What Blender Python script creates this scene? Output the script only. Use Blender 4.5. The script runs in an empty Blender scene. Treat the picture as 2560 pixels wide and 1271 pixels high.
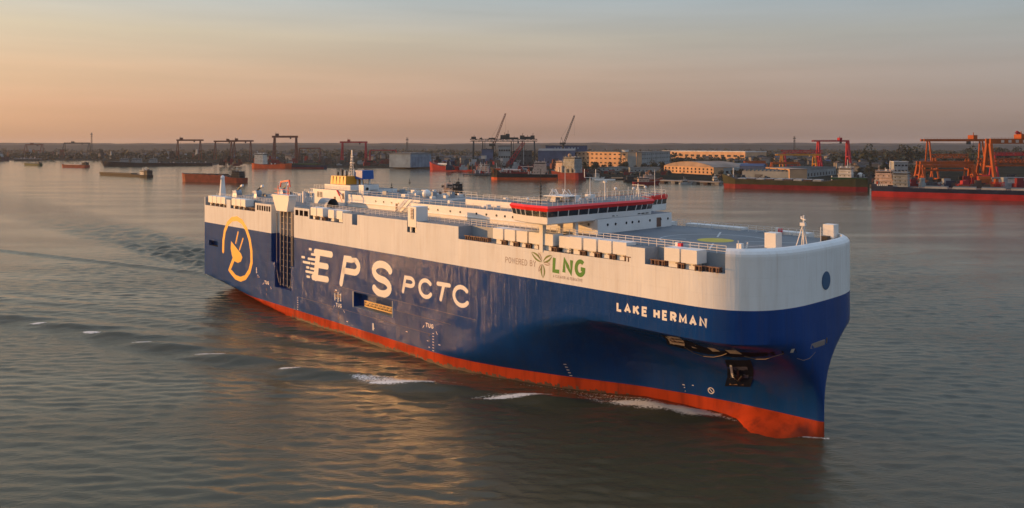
import bpy, math, random
import numpy as np
from mathutils import Vector, Matrix
RN = random.Random(11)
SC = bpy.context.scene
COL = SC.collection
PI = math.pi
rad = math.radians

# ------------------------------------------------------------------ camera
CF, CH, HY = 2016.0, 45.71, 362.0            # focal length in photo pixels, camera height, horizon row
cam = bpy.data.cameras.new('camera'); camo = bpy.data.objects.new('camera', cam); COL.objects.link(camo)
cam.sensor_width = 36; cam.sensor_fit = 'HORIZONTAL'; cam.lens = CF / 2560 * 36
cam.shift_y = -(635.5 - HY) / 2560
cam.clip_start = 1; cam.clip_end = 60000
camo.location = (0, 0, CH); camo.rotation_euler = (rad(90), 0, 0)
SC.camera = camo

# ------------------------------------------------------------------ sky
SUN = Vector((-1.0, 0.20, 0.125)).normalized()
wd = bpy.data.worlds.new('World'); SC.world = wd; wd.use_nodes = True
wt = wd.node_tree; wt.nodes.clear()
def wn(t, **k):
    n = wt.nodes.new(t)
    for a, b in k.items(): setattr(n, a, b)
    return n
def wl(a, b): wt.links.new(a, b)
def lin(c): return tuple((x / 255 / 12.92 if x / 255 <= .04045 else ((x / 255 + .055) / 1.055) ** 2.4) for x in c) + (1.0,)
sky = wn('ShaderNodeTexSky', sky_type='NISHITA', sun_disc=False)
sky.sun_elevation = math.asin(SUN.z); sky.sun_rotation = math.atan2(SUN.x, SUN.y); sky.dust_density = 1.4; sky.air_density = 1.0
bg1 = wn('ShaderNodeBackground'); bg1.inputs[1].default_value = 0.05; wl(sky.outputs[0], bg1.inputs[0])
tc = wn('ShaderNodeTexCoord'); sx = wn('ShaderNodeSeparateXYZ'); wl(tc.outputs['Generated'], sx.inputs[0])
def ramp(stops):
    r = wn('ShaderNodeValToRGB'); e = r.color_ramp.elements
    while len(e) < len(stops): e.new(0.5)
    for i, (p, c) in enumerate(stops): e[i].position = p; e[i].color = lin(c)
    return r
mz = wn('ShaderNodeMapRange'); mz.inputs['From Min'].default_value = 0; mz.inputs['From Max'].default_value = 1
wl(sx.outputs['Z'], mz.inputs['Value'])
pw = wn('ShaderNodeMath', operation='POWER'); wl(mz.outputs[0], pw.inputs[0]); pw.inputs[1].default_value = 0.5
# positions are sqrt(sin(elevation)):  1deg .13, 2.5deg .21, 5deg .295, 7.5deg .36, 10deg .417, 25deg .65
ra = ramp([(0, (160, 116, 96)), (.13, (176, 130, 114)), (.21, (195, 140, 122)), (.295, (206, 160, 130)), (.36, (204, 179, 150)), (.417, (186, 184, 178)), (.55, (184, 178, 160)), (.66, (176, 182, 184)), (1, (184, 208, 244))])
rb = ramp([(0, (108, 101, 103)), (.13, (116, 107, 114)), (.21, (130, 115, 125)), (.295, (138, 127, 134)), (.36, (140, 142, 148)), (.417, (136, 150, 164)), (.55, (142, 148, 152)), (.66, (156, 174, 200)), (1, (186, 212, 250))])
for r in (ra, rb): wl(pw.outputs[0], r.inputs[0])
dt = wn('ShaderNodeVectorMath', operation='DOT_PRODUCT'); wl(tc.outputs['Generated'], dt.inputs[0])
dt.inputs[1].default_value = Vector((SUN.x, SUN.y, 0)).normalized()
ma = wn('ShaderNodeMapRange'); ma.inputs['From Min'].default_value = -.5; ma.inputs['From Max'].default_value = .66
wl(dt.outputs['Value'], ma.inputs['Value'])
mx = wn('ShaderNodeMix', data_type='RGBA'); wl(ma.outputs[0], mx.inputs[0]); wl(rb.outputs[0], mx.inputs[6]); wl(ra.outputs[0], mx.inputs[7])
ds = wn('ShaderNodeVectorMath', operation='DOT_PRODUCT'); wl(tc.outputs['Generated'], ds.inputs[0]); ds.inputs[1].default_value = SUN
cl = wn('ShaderNodeMath', operation='MAXIMUM'); wl(ds.outputs['Value'], cl.inputs[0]); cl.inputs[1].default_value = 0
pg = wn('ShaderNodeMath', operation='POWER'); wl(cl.outputs[0], pg.inputs[0]); pg.inputs[1].default_value = 14
gl = wn('ShaderNodeMix', data_type='RGBA', blend_type='ADD', clamp_result=False); gl.inputs[0].default_value = 1
gm = wn('ShaderNodeVectorMath', operation='SCALE'); gm.inputs[0].default_value = (.45, .19, .05); wl(pg.outputs[0], gm.inputs['Scale'])
wl(mx.outputs[2], gl.inputs[6]); wl(gm.outputs[0], gl.inputs[7])
# thin streaky high haze
nz = wn('ShaderNodeTexNoise'); nz.inputs['Scale'].default_value = 3; nz.inputs['Detail'].default_value = 4
mp = wn('ShaderNodeMapping'); mp.inputs['Scale'].default_value = (1, 1, 14); wl(tc.outputs['Generated'], mp.inputs[0]); wl(mp.outputs[0], nz.inputs['Vector'])
mr = wn('ShaderNodeMapRange'); mr.inputs['From Min'].default_value = .3; mr.inputs['From Max'].default_value = .7; mr.inputs['To Min'].default_value = .93; mr.inputs['To Max'].default_value = 1.07
wl(nz.outputs[0], mr.inputs['Value'])
sc_ = wn('ShaderNodeVectorMath', operation='SCALE'); wl(gl.outputs[2], sc_.inputs[0]); wl(mr.outputs[0], sc_.inputs['Scale'])
bg2 = wn('ShaderNodeBackground'); bg2.inputs[1].default_value = 0.875; wl(sc_.outputs[0], bg2.inputs[0])
ad = wn('ShaderNodeAddShader'); wl(bg1.outputs[0], ad.inputs[0]); wl(bg2.outputs[0], ad.inputs[1])
wo = wn('ShaderNodeOutputWorld'); wl(ad.outputs[0], wo.inputs[0])

# ------------------------------------------------------------------ sun, exposure
sl = bpy.data.lights.new('sun', 'SUN'); sl.energy = 4.15; sl.angle = rad(0.5); sl.color = (1.0, .475, .15)
so = bpy.data.objects.new('sun', sl); COL.objects.link(so)
so.rotation_euler = SUN.to_track_quat('Z', 'Y').to_euler(); so.location = (-300, 0, 200)
vs = SC.view_settings
try: SC.display_settings.display_device = 'sRGB'
except Exception: pass
vs.view_transform = 'Standard'; vs.look = 'None'; vs.exposure = 0; vs.gamma = 1; vs.use_curve_mapping = False
SC.render.engine = 'CYCLES'
SC.cycles.use_denoising = True
SC.cycles.max_bounces = 6; SC.cycles.volume_bounces = 1
SC.cycles.sample_clamp_indirect = 8

# ------------------------------------------------------------------ materials
MATS = {}
def paint(name, rgb, rough=.5, var=.12, scale=.35, bump=0., coat=0., metal=0., stretch=(1, 1, 1), tint=None, tint_amt=0., spec=.5):
    if name in MATS: return MATS[name]
    m = bpy.data.materials.new(name); m.use_nodes = True; t = m.node_tree; b = t.nodes['Principled BSDF']
    tcn = t.nodes.new('ShaderNodeTexCoord'); mpn = t.nodes.new('ShaderNodeMapping'); mpn.inputs['Scale'].default_value = stretch
    t.links.new(tcn.outputs['Object'], mpn.inputs[0])
    n = t.nodes.new('ShaderNodeTexNoise'); n.inputs['Scale'].default_value = scale; n.inputs['Detail'].default_value = 6
    t.links.new(mpn.outputs[0], n.inputs['Vector'])
    r = t.nodes.new('ShaderNodeMapRange'); r.inputs['From Min'].default_value = .3; r.inputs['From Max'].default_value = .7
    r.inputs['To Min'].default_value = 1 - var; r.inputs['To Max'].default_value = 1 + var
    t.links.new(n.outputs[0], r.inputs['Value'])
    s = t.nodes.new('ShaderNodeVectorMath'); s.operation = 'SCALE'; s.inputs[0].default_value = rgb[:3]; t.links.new(r.outputs[0], s.inputs['Scale'])
    out = s.outputs[0]
    if tint:
        n2 = t.nodes.new('ShaderNodeTexNoise'); n2.inputs['Scale'].default_value = scale * 2.3; n2.inputs['Detail'].default_value = 8; n2.inputs['Roughness'].default_value = .65
        mp2 = t.nodes.new('ShaderNodeMapping'); mp2.inputs['Scale'].default_value = stretch; mp2.inputs['Location'].default_value = (7, 3, 1)
        t.links.new(tcn.outputs['Object'], mp2.inputs[0]); t.links.new(mp2.outputs[0], n2.inputs['Vector'])
        r2 = t.nodes.new('ShaderNodeMapRange'); r2.inputs['From Min'].default_value = .48; r2.inputs['From Max'].default_value = .72; r2.inputs['To Max'].default_value = tint_amt
        t.links.new(n2.outputs[0], r2.inputs['Value'])
        mxn = t.nodes.new('ShaderNodeMix'); mxn.data_type = 'RGBA'; t.links.new(r2.outputs[0], mxn.inputs[0]); t.links.new(out, mxn.inputs[6]); mxn.inputs[7].default_value = (*tint, 1)
        out = mxn.outputs[2]
    t.links.new(out, b.inputs['Base Color'])
    b.inputs['Roughness'].default_value = rough; b.inputs['Metallic'].default_value = metal
    b.inputs['Coat Weight'].default_value = coat; b.inputs['Coat Roughness'].default_value = .10
    b.inputs['Specular IOR Level'].default_value = spec
    if bump:
        bp = t.nodes.new('ShaderNodeBump'); bp.inputs['Distance'].default_value = bump; t.links.new(n.outputs[0], bp.inputs['Height']); t.links.new(bp.outputs[0], b.inputs['Normal'])
    MATS[name] = m; return m

def hull_paint(name, rgb, rough, coat, var, tint, tamt, wav):
    """gloss ship paint: faint rust runs, plate seams and the slight buckling of welded plating"""
    m = paint(name, rgb, rough=rough, var=var, scale=.25, coat=coat, spec=.0, stretch=(1, 1, .12), tint=tint, tint_amt=tamt)
    t = m.node_tree; b = t.nodes['Principled BSDF']
    tcn = t.nodes.new('ShaderNodeTexCoord')
    mpv = t.nodes.new('ShaderNodeMapping'); mpv.inputs['Scale'].default_value = (1.9, 1.9, .12); t.links.new(tcn.outputs['Object'], mpv.inputs[0])
    n = t.nodes.new('ShaderNodeTexNoise'); n.inputs['Scale'].default_value = 1.0; n.inputs['Detail'].default_value = 2; t.links.new(mpv.outputs[0], n.inputs['Vector'])
    n2 = t.nodes.new('ShaderNodeTexNoise'); n2.inputs['Scale'].default_value = .16; n2.inputs['Detail'].default_value = 2; t.links.new(tcn.outputs['Object'], n2.inputs['Vector'])
    bk = t.nodes.new('ShaderNodeTexBrick'); bk.inputs['Scale'].default_value = 1; bk.inputs['Brick Width'].default_value = 9; bk.inputs['Row Height'].default_value = 2.6
    bk.inputs['Mortar Size'].default_value = .035; bk.inputs['Mortar Smooth'].default_value = .3
    cx = t.nodes.new('ShaderNodeSeparateXYZ'); cc = t.nodes.new('ShaderNodeCombineXYZ'); t.links.new(tcn.outputs['Object'], cx.inputs[0])
    t.links.new(cx.outputs['X'], cc.inputs['X']); t.links.new(cx.outputs['Z'], cc.inputs['Y']); t.links.new(cc.outputs[0], bk.inputs['Vector'])
    a = t.nodes.new('ShaderNodeMath'); a.operation = 'MULTIPLY'; a.inputs[1].default_value = .045 * wav; t.links.new(n.outputs[0], a.inputs[0])
    a2 = t.nodes.new('ShaderNodeMath'); a2.operation = 'MULTIPLY_ADD'; a2.inputs[1].default_value = .24 * wav; t.links.new(n2.outputs[0], a2.inputs[0]); t.links.new(a.outputs[0], a2.inputs[2])
    a3 = t.nodes.new('ShaderNodeMath'); a3.operation = 'MULTIPLY_ADD'; a3.inputs[1].default_value = -.012; t.links.new(bk.outputs['Fac'], a3.inputs[0]); t.links.new(a2.outputs[0], a3.inputs[2])
    bp = t.nodes.new('ShaderNodeBump'); bp.inputs['Distance'].default_value = 1.0; bp.inputs['Strength'].default_value = 1; t.links.new(a3.outputs[0], bp.inputs['Height']); t.links.new(bp.outputs[0], b.inputs['Normal'])
    t.links.new(bp.outputs[0], b.inputs['Coat Normal'])
    return m

M_WHITE = hull_paint('ship_white_paint', (.77, .77, .75), .34, .0, .05, (.50, .42, .33), .26, .7)
MATS['ship_white_paint'].node_tree.nodes['Principled BSDF'].inputs['Specular IOR Level'].default_value = .05
M_BLUE = hull_paint('ship_blue_paint', (.005, .046, .20), .42, .46, .12, (.03, .045, .10), .35, 1.0)
def add_streaks(name, col, amt):
    t = MATS[name].node_tree; b = t.nodes['Principled BSDF']; src = b.inputs['Base Color'].links[0].from_socket
    tcn = t.nodes.new('ShaderNodeTexCoord'); mp_ = t.nodes.new('ShaderNodeMapping'); mp_.inputs['Scale'].default_value = (1.6, 1.6, .05); t.links.new(tcn.outputs['Object'], mp_.inputs[0])
    n = t.nodes.new('ShaderNodeTexNoise'); n.inputs['Scale'].default_value = 1.; n.inputs['Detail'].default_value = 5; n.inputs['Roughness'].default_value = .7; t.links.new(mp_.outputs[0], n.inputs['Vector'])
    r = t.nodes.new('ShaderNodeMapRange'); r.inputs['From Min'].default_value = .56; r.inputs['From Max'].default_value = .74; r.inputs['To Max'].default_value = amt; t.links.new(n.outputs[0], r.inputs['Value'])
    mx_ = t.nodes.new('ShaderNodeMix'); mx_.data_type = 'RGBA'; t.links.new(r.outputs[0], mx_.inputs[0]); t.links.new(src, mx_.inputs[6]); mx_.inputs[7].default_value = (*col, 1); t.links.new(mx_.outputs[2], b.inputs['Base Color'])
add_streaks('ship_white_paint', (.42, .30, .20), .30); add_streaks('ship_blue_paint', (.05, .06, .08), .35)
M_RED = hull_paint('ship_boot_red', (.44, .055, .016), .5, .12, .25, (.14, .03, .018), .8, .6)
M_HOUSE = paint('house_white_paint', (.72, .72, .71), .42, .05, .3, coat=.1, tint=(.5, .42, .34), tint_amt=.12)
M_BOX = paint('vent_white_paint', (.76, .75, .72), .45, .04, .4)
M_DECK = paint('deck_green_grey', (.115, .135, .155), .55, .16, .18, tint=(.17, .16, .15), tint_amt=.35)
M_GREYW = paint('recess_grey', (.27, .31, .35), .5, .08, .5)
M_DARK = paint('dark_void', (.012, .013, .018), .7, .2)
M_GLASS = paint('dark_window_glass', (.012, .016, .02), .06, .1, coat=.5)
M_VIS = paint('bridge_red_paint', (.85, .022, .018), .4, .08)
M_LET = paint('letter_white', (.78, .76, .72), .45, .04, .5)
M_YEL = paint('logo_yellow', (.85, .43, .02), .42, .06, .3)
M_GREEN = paint('logo_green', (.015, .19, .01), .5, .08)
M_OLIVE = paint('leaf_olive', (.09, .15, .012), .5, .1)
M_BRN = paint('logo_grey', (.30, .22, .20), .5, .1)
M_RAIL = paint('rail_paint', (.62, .62, .62), .5, .06)
M_BRACK = paint('deck_fitting_brown', (.16, .085, .06), .6, .25, 1.2)
M_FUNY = paint('funnel_yellow', (.70, .30, .02), .45, .1)
M_FUNB = paint('funnel_blue', (.01, .09, .34), .45, .1)
M_BLK = paint('black_paint', (.018, .018, .02), .5, .2)
M_HELI = paint('helipad_yellow', (.55, .42, .03), .6, .12, .8)
M_ROPE = paint('rope', (.22, .18, .16), .8, .1)
M_DISC = paint('bow_disc_blue', (.02, .09, .20), .45, .05)
M_PINK = paint('lifebuoy_red', (.65, .02, .05), .5, .1)

# ------------------------------------------------------------------ mesh helpers
class MB:
    def __init__(s): s.v = []; s.f = []; s.m = []
    def quad(s, a, b, c, d, m=0):
        i = len(s.v); s.v += [tuple(a), tuple(b), tuple(c), tuple(d)]; s.f.append((i, i + 1, i + 2, i + 3)); s.m.append(m)
    def ngon(s, pts, m=0):
        i = len(s.v); s.v += [tuple(p) for p in pts]; s.f.append(tuple(range(i, i + len(pts)))); s.m.append(m)
    def box(s, x0, x1, y0, y1, z0, z1, m=0, top=None, taper=0., skipbot=False):
        i = len(s.v); t = taper
        s.v += [(x0, y0, z0), (x1, y0, z0), (x1, y1, z0), (x0, y1, z0), (x0 + t, y0 + t, z1), (x1 - t, y0 + t, z1), (x1 - t, y1 - t, z1), (x0 + t, y1 - t, z1)]
        F = [(0, 1, 5, 4), (1, 2, 6, 5), (2, 3, 7, 6), (3, 0, 4, 7), (4, 5, 6, 7)]
        if not skipbot: F.append((3, 2, 1, 0))
        for f in F: s.f.append(tuple(i + k for k in f)); s.m.append(m)
        if top is not None: s.m[-2 if not skipbot else -1] = top
    def bar(s, p, q, w, h=None, m=0):
        h = h or w; p = Vector(p); q = Vector(q); d = (q - p)
        if d.length < 1e-6: return
        d.normalize(); up = Vector((0, 0, 1)) if abs(d.z) < .95 else Vector((1, 0, 0))
        a = d.cross(up).normalized(); b = a.cross(d)
        i = len(s.v)
        for c in (p, q):
            for u, v in ((-1, -1), (1, -1), (1, 1), (-1, 1)): s.v.append(tuple(c + a * (u * w / 2) + b * (v * h / 2)))
        for f in ((0, 1, 5, 4), (1, 2, 6, 5), (2, 3, 7, 6), (3, 0, 4, 7), (4, 5, 6, 7), (3, 2, 1, 0)): s.f.append(tuple(i + k for k in f)); s.m.append(m)
    def tube(s, p, q, r0, r1=None, n=8, m=0, caps=True):
        r1 = r0 if r1 is None else r1; p = Vector(p); q = Vector(q); d = (q - p).normalized()
        up = Vector((0, 0, 1)) if abs(d.z) < .95 else Vector((1, 0, 0)); a = d.cross(up).normalized(); b = a.cross(d); i = len(s.v)
        for c, r in ((p, r0), (q, r1)):
            for k in range(n): s.v.append(tuple(c + a * (r * math.cos(2 * PI * k / n)) + b * (r * math.sin(2 * PI * k / n))))
        for k in range(n): s.f.append((i + k, i + (k + 1) % n, i + n + (k + 1) % n, i + n + k)); s.m.append(m)
        if caps:
            s.f.append(tuple(i + n + k for k in range(n))); s.m.append(m); s.f.append(tuple(i + n - 1 - k for k in range(n))); s.m.append(m)
    def prism(s, pts, z0, z1, m=0, top=None):
        n = len(pts); i = len(s.v)
        s.v += [(x, y, z0) for x, y in pts] + [(x, y, z1) for x, y in pts]
        for k in range(n): s.f.append((i + k, i + (k + 1) % n, i + n + (k + 1) % n, i + n + k)); s.m.append(m)
        s.f.append(tuple(i + n + k for k in range(n))); s.m.append(m if top is None else top); s.f.append(tuple(i + n - 1 - k for k in range(n))); s.m.append(m)
    def ball(s, c, r, m=0, n=10, k=6, sz=1.):
        i = len(s.v); c = Vector(c)
        for a in range(k + 1):
            th = PI * a / k
            for b in range(n): s.v.append((c.x + r * math.sin(th) * math.cos(2 * PI * b / n), c.y + r * math.sin(th) * math.sin(2 * PI * b / n), c.z + r * sz * math.cos(th)))
        for a in range(k):
            for b in range(n): s.f.append((i + a * n + b, i + (a + 1) * n + b, i + (a + 1) * n + (b + 1) % n, i + a * n + (b + 1) % n)); s.m.append(m)
    def mesh(s, name, mats, smooth=False):
        me = bpy.data.meshes.new(name); me.from_pydata(s.v, [], s.f)
        for x in (mats if isinstance(mats, (list, tuple)) else [mats]): me.materials.append(x)
        me.polygons.foreach_set('material_index', s.m)
        if smooth:
            me.polygons.foreach_set('use_smooth', [True] * len(s.f)); me.set_sharp_from_angle(angle=rad(32))
        me.update(); return me
    def build(s, name, mats, parent=None, smooth=False):
        return put(name, s.mesh(name, mats, smooth), parent)
def put(name, me, parent=None, loc=(0, 0, 0), rz=0.):
    o = bpy.data.objects.new(name, me); COL.objects.link(o)
    if parent: o.parent = parent
    o.location = loc; o.rotation_euler = (0, 0, rz); return o
def tag(o, label=None, cat=None, group=None, kind=None):
    if label: o['label'] = label
    if cat: o['category'] = cat
    if group: o['group'] = group
    if kind: o['kind'] = kind
    return o
def emp(name, loc, rz, label, cat, group=None):
    o = bpy.data.objects.new(name, None); COL.objects.link(o); o.location = loc; o.rotation_euler = (0, 0, rz); o.empty_display_size = 2
    return tag(o, label, cat, group)
def copy_tree(o, parent=None):
    c = o.copy(); COL.objects.link(c); c.parent = parent
    for ch in list(o.children): copy_tree(ch, c)
    return c
def at(px, py, z=0.):
    """the place at height z that the photo shows at this pixel (survey of the shore from the photograph)"""
    Y = CF * (CH - z) / (py - HY); return Vector(((px - 1280) / CF * Y, Y, z))
def hz(py, Y): return CH - (py - HY) / CF * Y
def wx(px, Y): return (px - 1280) / CF * Y

# ================================================================== SHIP FRAME
SA = rad(-46.93); SO = Vector((-83.45, 267.84, 0)); SU = Vector((math.cos(SA), math.sin(SA), 0)); SV = Vector((SU.y, -SU.x, 0))
def toship(x, y):
    dx = x - SO.x; dy = y - SO.y
    return dx * SU.x + dy * SU.y, dx * SV.x + dy * SV.y

# ================================================================== WATER
def smooth(a, b, x):
    t = np.clip((x - a) / (b - a), 0, 1); return t * t * (3 - 2 * t)
def graded(lo, hi, step, far_lo, far_hi, quick_lo=False):
    c = list(np.arange(lo, hi, step)); d = step; x = lo; L = []
    while x > far_lo: d *= 1.12 if (quick_lo or d > 4.2) else 1.016; x -= d; L.append(x)
    d = step; x = c[-1]; Rr = []
    while x < far_hi: d *= 1.12 if d > 4.2 else 1.016; x += d; Rr.append(x)
    return np.array(L[::-1] + c + Rr)
gx = graded(-150, 128, .6, -17000, 17000); gy = graded(78, 300, .55, -700, 3200, True)
CXs = np.gradient(gx); CYs = np.gradient(gy)
X, Y = np.meshgrid(gx, gy); cell = np.maximum(*np.meshgrid(CXs, CYs))
rs = np.random.RandomState(5)
Hh = np.zeros_like(X)
for i in range(60):                                       # wind chop, crests lying roughly across the view
    lam = 1.7 * (3.2 ** (rs.rand() ** 1.4)); an = rad(80 + rs.randn() * 20); ph = rs.rand() * 6.28
    A = .021 * lam ** .5 * (0.4 + rs.rand())
    k = 2 * PI / lam
    w = np.clip((lam / cell - 2.2) / 1.2, 0, 1)
    Hh += w * A * np.sin(k * (X * math.cos(an) + Y * math.sin(an)) + ph)
Hh *= .30
Ss, Tt = toship(X, Y)
hullband = (Ss > -5) & (Ss < 195) & (np.abs(Tt) < 19)
# diverging bow waves: crests stepped along the wake line, each crest swung 29 degrees from the keel line
foam = np.zeros_like(X)
crests = [(170, 9.5, .22, 7), (147, 22, .45, 8), (126, 33, .5, 9), (104, 43, .50, 9), (83, 50.5, .52, 12), (62, 57, .5, 13), (44, 61.5, .52, 13), (23, 68.5, .5, 14), (4, 76, .5, 14), (-16, 82.5, .45, 15), (-38, 90, .4, 16), (-62, 98, .35, 17)]
for sgn in (1, -1):
    for (cs, ct, A, Ln) in crests:
        ds_ = Ss - cs; dt_ = Tt * sgn - ct
        along = ds_ * .875 - dt_ * .485; acr = ds_ * .485 + dt_ * .875
        acr = acr + .012 * along ** 2 * .6
        env = np.exp(-((along - 5) / Ln) ** 2)
        Hh += A * (1 if sgn > 0 else .55) * env * 1.9 * (np.exp(-(np.where(acr > 0, acr / 1.7, acr / 3.2)) ** 2) - .45 * np.exp(-((acr - 4.6) / 2.6) ** 2))
# inner diverging ripple train
cusp = Tt - (6.5 + (174 - Ss) * .40)
env = np.exp(-((cusp + 16) / 13) ** 2) * smooth(165, 120, Ss) * smooth(-260, -60, Ss)
Hh += .24 * env * np.sin(2 * PI * (Ss * .40 + Tt * .917) / 9.5 + 1.3 * np.sin(Ss / 23)) * np.clip(6 / cell - 1, 0, 1)
cuspp = -Tt - (6.5 + (174 - Ss) * .40)
Hh += .05 * np.exp(-((cuspp + 8) / 10) ** 2) * np.sin(2 * PI * (Ss * .40 - Tt * .917) / 5.2) * np.clip(5 / cell - 1, 0, 1)
# bow bulge and the trough behind it, stern wave line
Hh += .85 * np.exp(-(((Ss - 166) / 7.5) ** 2 + ((Tt - 8) / 4.5) ** 2)) - .35 * np.exp(-(((Ss - 186) / 6) ** 2 + ((Tt - 6) / 5) ** 2))
sline = Tt - (5.5 + np.clip(-30 - Ss, 0, 400) * .32)
Hh += .42 * np.exp(-(sline / 1.5) ** 2) * smooth(0, -25, Ss) * smooth(-330, -120, Ss) - .28 * np.exp(-((sline - 2.6) / 1.8) ** 2) * smooth(0, -25, Ss) * smooth(-330, -120, Ss)
# turbulent wake
back = -Ss
wake = smooth(0, 30, back) * np.exp(-((Tt + 10 + back * .02) / (13 + back * .035)) ** 4) * smooth(1000, 250, back)
wk = np.zeros_like(X)
for i in range(30):
    lam = 2.4 * 7 ** rs.rand(); an = rs.rand() * 6.28; k = 2 * PI / lam
    wk += np.clip((lam / cell - 2.6) / 2, 0, 1) * .014 * lam ** .7 * np.sin(k * (X * math.cos(an) + Y * math.sin(an)) + rs.rand() * 6)
Hh += wk * wake * 2.1
# foam lines (ship frame): start s,t  end s,t  half-width strength
def capsule(s0, t0, s1, t1, w, amp):
    global foam
    dx, dy = s1 - s0, t1 - t0; L2 = dx * dx + dy * dy
    u = np.clip(((Ss - s0) * dx + (Tt - t0) * dy) / L2, 0, 1)
    d = np.hypot(Ss - s0 - u * dx, Tt - t0 - u * dy)
    foam = np.maximum(foam, amp * np.exp(-(d / (w * (.35 + .65 * np.sin(PI * np.clip(u, .03, .97))))) ** 2))
capsule(169, 8.6, 177, 4.0, 2.6, 1.15); capsule(161, 11.5, 172, 7.4, 2.3, .95); capsule(155, 14.4, 165, 10.8, 1.3, .6); capsule(172, 5.2, 181, 3.6, .9, .7); capsule(150, 13.2, 168, 8.6, 2.2, .5)
capsule(143.4, 26.2, 150.9, 17.2, 1.25, 1.0); capsule(141.5, 27.5, 146, 22, 2.6, .55)
capsule(121.5, 36.2, 131, 28.6, 1.35, 1.05); capsule(116, 36, 125, 32, 4.2, .72); capsule(128, 27, 134, 24, 2.0, .5)
capsule(101, 44.7, 106, 39.8, 1.1, 1.05); capsule(78, 52.6, 84.6, 47.8, 1.1, 1.0); capsule(57.9, 59, 61.6, 56.2, 1.1, .95)
capsule(39, 64.4, 43.6, 62.2, 1.1, .95); capsule(19.4, 71.4, 22.6, 68.6, 1.1, .95)
capsule(124, 19.9, 140, 16, .5, .5); capsule(140, 16, 153, 10.6, .6, .55); capsule(153, 10.6, 172, 5.8, .8, .65); capsule(100, 20, 128, 19.8, .35, .35); capsule(189, 3.2, 195, .4, .7, .9)
capsule(-32, 6.2, -14, 7.2, .9, .6)
Hh *= smooth(3000, 1500, Y) * .999 + .001
nx, ny = len(gx), len(gy)
co = np.stack([X, Y, Hh], -1).reshape(-1, 3).astype(np.float32)
idx = np.arange(nx * ny).reshape(ny, nx)
fq = np.stack([idx[:-1, :-1], idx[:-1, 1:], idx[1:, 1:], idx[1:, :-1]], -1).reshape(-1, 4)
wm = bpy.data.meshes.new('water'); wm.vertices.add(len(co)); wm.vertices.foreach_set('co', co.ravel())
wm.loops.add(fq.size); wm.loops.foreach_set('vertex_index', fq.ravel().astype(np.int32))
wm.polygons.add(len(fq)); wm.polygons.foreach_set('loop_start', np.arange(0, fq.size, 4, dtype=np.int32)); wm.polygons.foreach_set('use_smooth', np.ones(len(fq), bool))
wm.update(calc_edges=True)
for nm, arr in (('foam', foam), ('wake', wake)):
    a = wm.attributes.new(nm, 'FLOAT', 'POINT'); a.data.foreach_set('value', arr.ravel().astype(np.float32))
def water_mat():
    m = bpy.data.materials.new('river_water'); m.use_nodes = True; t = m.node_tree; b = t.nodes['Principled BSDF']; N = t.nodes.new; Lk = t.links.new
    tcn = N('ShaderNodeTexCoord')
    def noise(scale, sy, rot, det, rough=.5):
        mp = N('ShaderNodeMapping'); mp.inputs['Scale'].default_value = (scale * sy, scale, scale); mp.inputs['Rotation'].default_value = (0, 0, rad(rot)); Lk(tcn.outputs['Object'], mp.inputs[0])
        n = N('ShaderNodeTexNoise'); n.inputs['Scale'].default_value = 1; n.inputs['Detail'].default_value = det; n.inputs['Roughness'].default_value = rough; Lk(mp.outputs[0], n.inputs['Vector']); return n.outputs[0]
    def mth(op, a, bb, c=None):
        n = N('ShaderNodeMath'); n.operation = op
        for i, x in enumerate((a, bb, c)):
            if x is None: continue
            if isinstance(x, (int, float)): n.inputs[i].default_value = x
            else: Lk(x, n.inputs[i])
        return n.outputs[0]
    n1 = noise(1.9, .5, -11, 6, .60); n2 = noise(.5, .34, 8, 3); n3 = noise(.030, .28, 4, 5)
    at1 = N('ShaderNodeAttribute'); at1.attribute_name = 'wake'; at2 = N('ShaderNodeAttribute'); at2.attribute_name = 'foam'
    n5 = noise(1.2, 1, 30, 5, .65)
    calm = N('ShaderNodeMapRange'); calm.inputs['From Min'].default_value = .38; calm.inputs['From Max'].default_value = .62; calm.inputs['To Min'].default_value = .45; calm.inputs["To Max"].default_value = 1.6; Lk(n3, calm.inputs['Value'])
    h = mth('MULTIPLY_ADD', n1, .11, mth('MULTIPLY', n2, .05))
    h = mth('MULTIPLY', h, calm.outputs[0])
    h = mth('ADD', h, mth('MULTIPLY', mth('MULTIPLY', n5, at1.outputs['Fac']), .36))
    bp = N('ShaderNodeBump'); bp.inputs['Distance'].default_value = 1; bp.inputs['Strength'].default_value = 1; Lk(h, bp.inputs['Height']); Lk(bp.outputs[0], b.inputs['Normal'])
    # foam breaks up into flecks
    n4 = noise(3.0, .8, 15, 7, .75)
    fo = mth('SUBTRACT', mth('ADD', at2.outputs['Fac'], mth('MULTIPLY', mth('SUBTRACT', n4, .5), 2.2)), .56)
    fo = mth('MULTIPLY', fo, 5); fo = mth('MINIMUM', mth('MAXIMUM', fo, 0), 1); fo = mth('MULTIPLY', fo, mth('MINIMUM', mth('MULTIPLY', at2.outputs['Fac'], 4), 1))
    mx = N('ShaderNodeMix'); mx.data_type = 'RGBA'; mx.inputs[6].default_value = (.060, .056, .032, 1); mx.inputs[7].default_value = (.72, .70, .66, 1); Lk(fo, mx.inputs[0])
    Lk(mx.outputs[2], b.inputs['Base Color'])
    Lk(mth('MULTIPLY_ADD', fo, .6, .10), b.inputs['Roughness'])
    b.inputs['IOR'].default_value = 1.333
    return m
wm.materials.append(water_mat())
wo_ = bpy.data.objects.new('water', wm); COL.objects.link(wo_); tag(wo_, kind='structure')

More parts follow.
